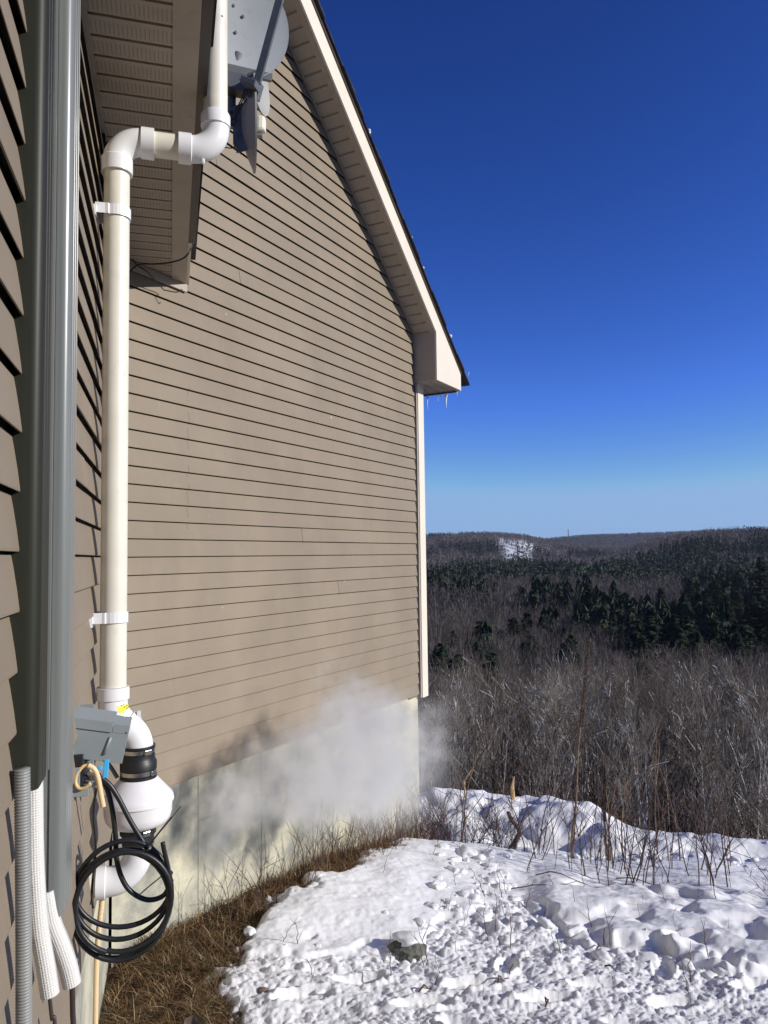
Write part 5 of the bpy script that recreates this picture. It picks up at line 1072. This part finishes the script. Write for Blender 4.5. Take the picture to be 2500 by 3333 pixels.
V_, cc = cone_tree(r_, len(X), r_.uniform(12, 21, len(X)), r_.uniform(2.6, 5.0, len(X)), 130, (.020, .034, .020), (.048, .058, .032))
place_mass('evergreen_woods', X, Y, Z, V_, cc, 'broken dark-green groves of conifers among the valley woods')
pat = lambda X, Y, sd_: fbm(X/70+5, Y/110, 3, sd_)
X, Y, Z, t, r_ = mass('x', 6200, (560, 1150), TR, lambda t, Y, X, r: (pat(X, Y, 81) > .37+.10*(Y > 850)+.1*sst(.3, .36, t)), 403, '')
V_, cc = cone_tree(r_, len(X), r_.uniform(11, 21, len(X)), r_.uniform(2.4, 4.2, len(X)), 40, (.022, .036, .026), (.05, .062, .042))
place_mass('evergreen_woods', X, Y, Z, V_, cc, 'dark band of conifers at the foot of the hills')
X, Y, Z, t, r_ = mass('x', 7000, (600, 1350), TR, lambda t, Y, X, r: (pat(X, Y, 81) <= .5), 404, '')
V_, cc = puff_tree(r_, len(X), r_.uniform(10, 15, len(X)), r_.uniform(2.5, 4, len(X)), 22, (.10, .085, .08), (.18, .155, .15), .2)
place_mass('bare_woods', X, Y, Z, V_, cc, 'leafless woods on the lower slopes of the right-hand hill')
def hillf(t, Y, X, r):
    cl = (t > .150) & (t < .197) & (Y > 1330) & (Y < 1850); return ~(cl & (r.random(len(t)) < .8))
X, Y, Z, t, r_ = mass('x', 15000, (1100, 2350), TR, hillf, 405, ''); con = fbm(X/150, Y/260, 3, 83) > .56
for nm, k, f_, lab in (('hillside_woods', ~con, 0, 'purplish-brown leafless woods covering the hills'), ('hillside_evergreens', con, 1, 'dark evergreen patches on the hills')):
    m_ = int(k.sum())
    V_, cc = (cone_tree(r_, m_, r_.uniform(12, 18, m_), r_.uniform(3, 5, m_), 14, (.022, .032, .03), (.04, .05, .042)) if f_ else puff_tree(r_, m_, r_.uniform(9, 13, m_), r_.uniform(3.5, 5.5, m_), 16, (.095, .08, .08), (.165, .14, .14), .42))
    place_mass(nm, X[k], Y[k], Z[k], V_, cc, lab)
X, Y, Z, t, r_ = mass('x', 9000, (3300, 5000), (.1, .6), lambda t, Y, X, r: t > 0, 406, ''); m_ = len(X)
V_, cc = cone_tree(r_, m_, r_.uniform(10, 15, m_), r_.uniform(6, 11, m_), 8, (.05, .055, .06), (.10, .09, .095)); place_mass('ridge_woods', X, Y, Z, V_, cc, 'thin line of trees along the farthest ridge')
tx_, ty_ = .2427*4550, 4550; tz_ = gz(tx_, ty_); mb = MB()
for a, b in ((-2, -2), (2, -2), (2, 2), (-2, 2)): mb.box((tx_+a, ty_+b, tz_), (1.2, 0, 0), (0, 1.2, 0), (0, 0, 52))
for k in range(8): mb.box((tx_-2, ty_-2, tz_+6*k+4), (5.2, 0, 0), (0, .8, 0), (0, 0, .9))
tag(mb.build('radio_tower', M['tower']), 'thin lattice radio tower on the distant ridge', 'tower')

# ------------------------------------------------------------------ steam drifting along the foundation
def mat_steam():
    k = N('steam'); k.t.nodes.remove(k.b); pv = k.n('VolumePrincipled'); k.l(pv.outputs[0], k.out.inputs['Volume'])
    pv.inputs['Color'].default_value = (.985, .982, .975, 1); pv.inputs['Anisotropy'].default_value = .25
    P = k.co('Object'); nz = k.n('TexNoise'); k.l(P, nz.inputs['Vector']); nz.inputs['Scale'].default_value = 2.6; nz.inputs['Detail'].default_value = 4
    off = k.n('VectorMath', operation='SUBTRACT'); k.l(nz.outputs['Color'], off.inputs[0]); off.inputs[1].default_value = (.5, .5, .5)
    sc = k.n('VectorMath', operation='SCALE'); k.l(off.outputs[0], sc.inputs[0]); sc.inputs['Scale'].default_value = .62
    ad = k.n('VectorMath', operation='ADD'); k.l(P, ad.inputs[0]); k.l(sc.outputs[0], ad.inputs[1]); tot = None
    for s_, o_, z_, R_, wt in ((.28, .62, -1.27, .22, .7), (.62, .68, -1.25, .27, 1.1), (1.02, .70, -1.06, .29, 1.1), (1.0, .66, -1.38, .30, 1.1), (1.45, .70, -1.06, .31, .8), (1.45, .68, -1.42, .34, 1.0), (1.85, .7, -1.3, .36, .5), (1.32, .66, -.82, .20, .5), (2.0, .6, -1.62, .38, .3), (2.6, .5, -1.5, .45, .14), (.05, .58, -1.34, .18, .4)):
        c = f2(s_, o_, z_); a = k.n('VectorMath', operation='DISTANCE'); k.l(ad.outputs[0], a.inputs[0]); a.inputs[1].default_value = tuple(c)
        v = k.math('SUBTRACT', 1, k.math('DIVIDE', a.outputs['Value'], R_*1.15), clamp=True); v = k.math('MULTIPLY', k.math('MULTIPLY', v, v), wt*2.2); tot = v if tot is None else k.math('ADD', tot, v)
    n2_ = k.n('TexNoise'); k.l(P, n2_.inputs['Vector']); n2_.inputs['Scale'].default_value = 7.5; n2_.inputs['Detail'].default_value = 5; n2_.inputs['Roughness'].default_value = .6
    d = k.math('MULTIPLY', tot, k.math('ADD', .08, k.math('MULTIPLY', k.ramp(n2_.outputs[0], .40, .60), 1.35))); k.l(k.math('MULTIPLY', d, 9.0), pv.inputs['Density']); return k.m
mb = MB(); mb.box(f2(-.05, .03, -1.98), d2*3.6, n2*1.15, ZZ*1.75); tag(mb.build('steam', mat_steam()), 'cloud of white steam drifting across the foundation and lowest siding', 'steam', kind='stuff')

def mat_haze():
    k = N('haze'); k.t.nodes.remove(k.b); pv = k.n('VolumePrincipled'); k.l(pv.outputs[0], k.out.inputs['Volume']); pv.inputs['Color'].default_value = (.80, .88, 1, 1); pv.inputs['Density'].default_value = .00004; pv.inputs['Anisotropy'].default_value = .3; return k.m
mb = MB(); zmin = float(V_all_min); mb.box((-9100, -9100, zmin-1), (18200, 0, 0), (0, 18200, 0), (0, 0, V_all_max+2-zmin)); o = mb.build('haze', mat_haze()); tag(o, 'thin cold haze over the valley', 'haze', kind='stuff')
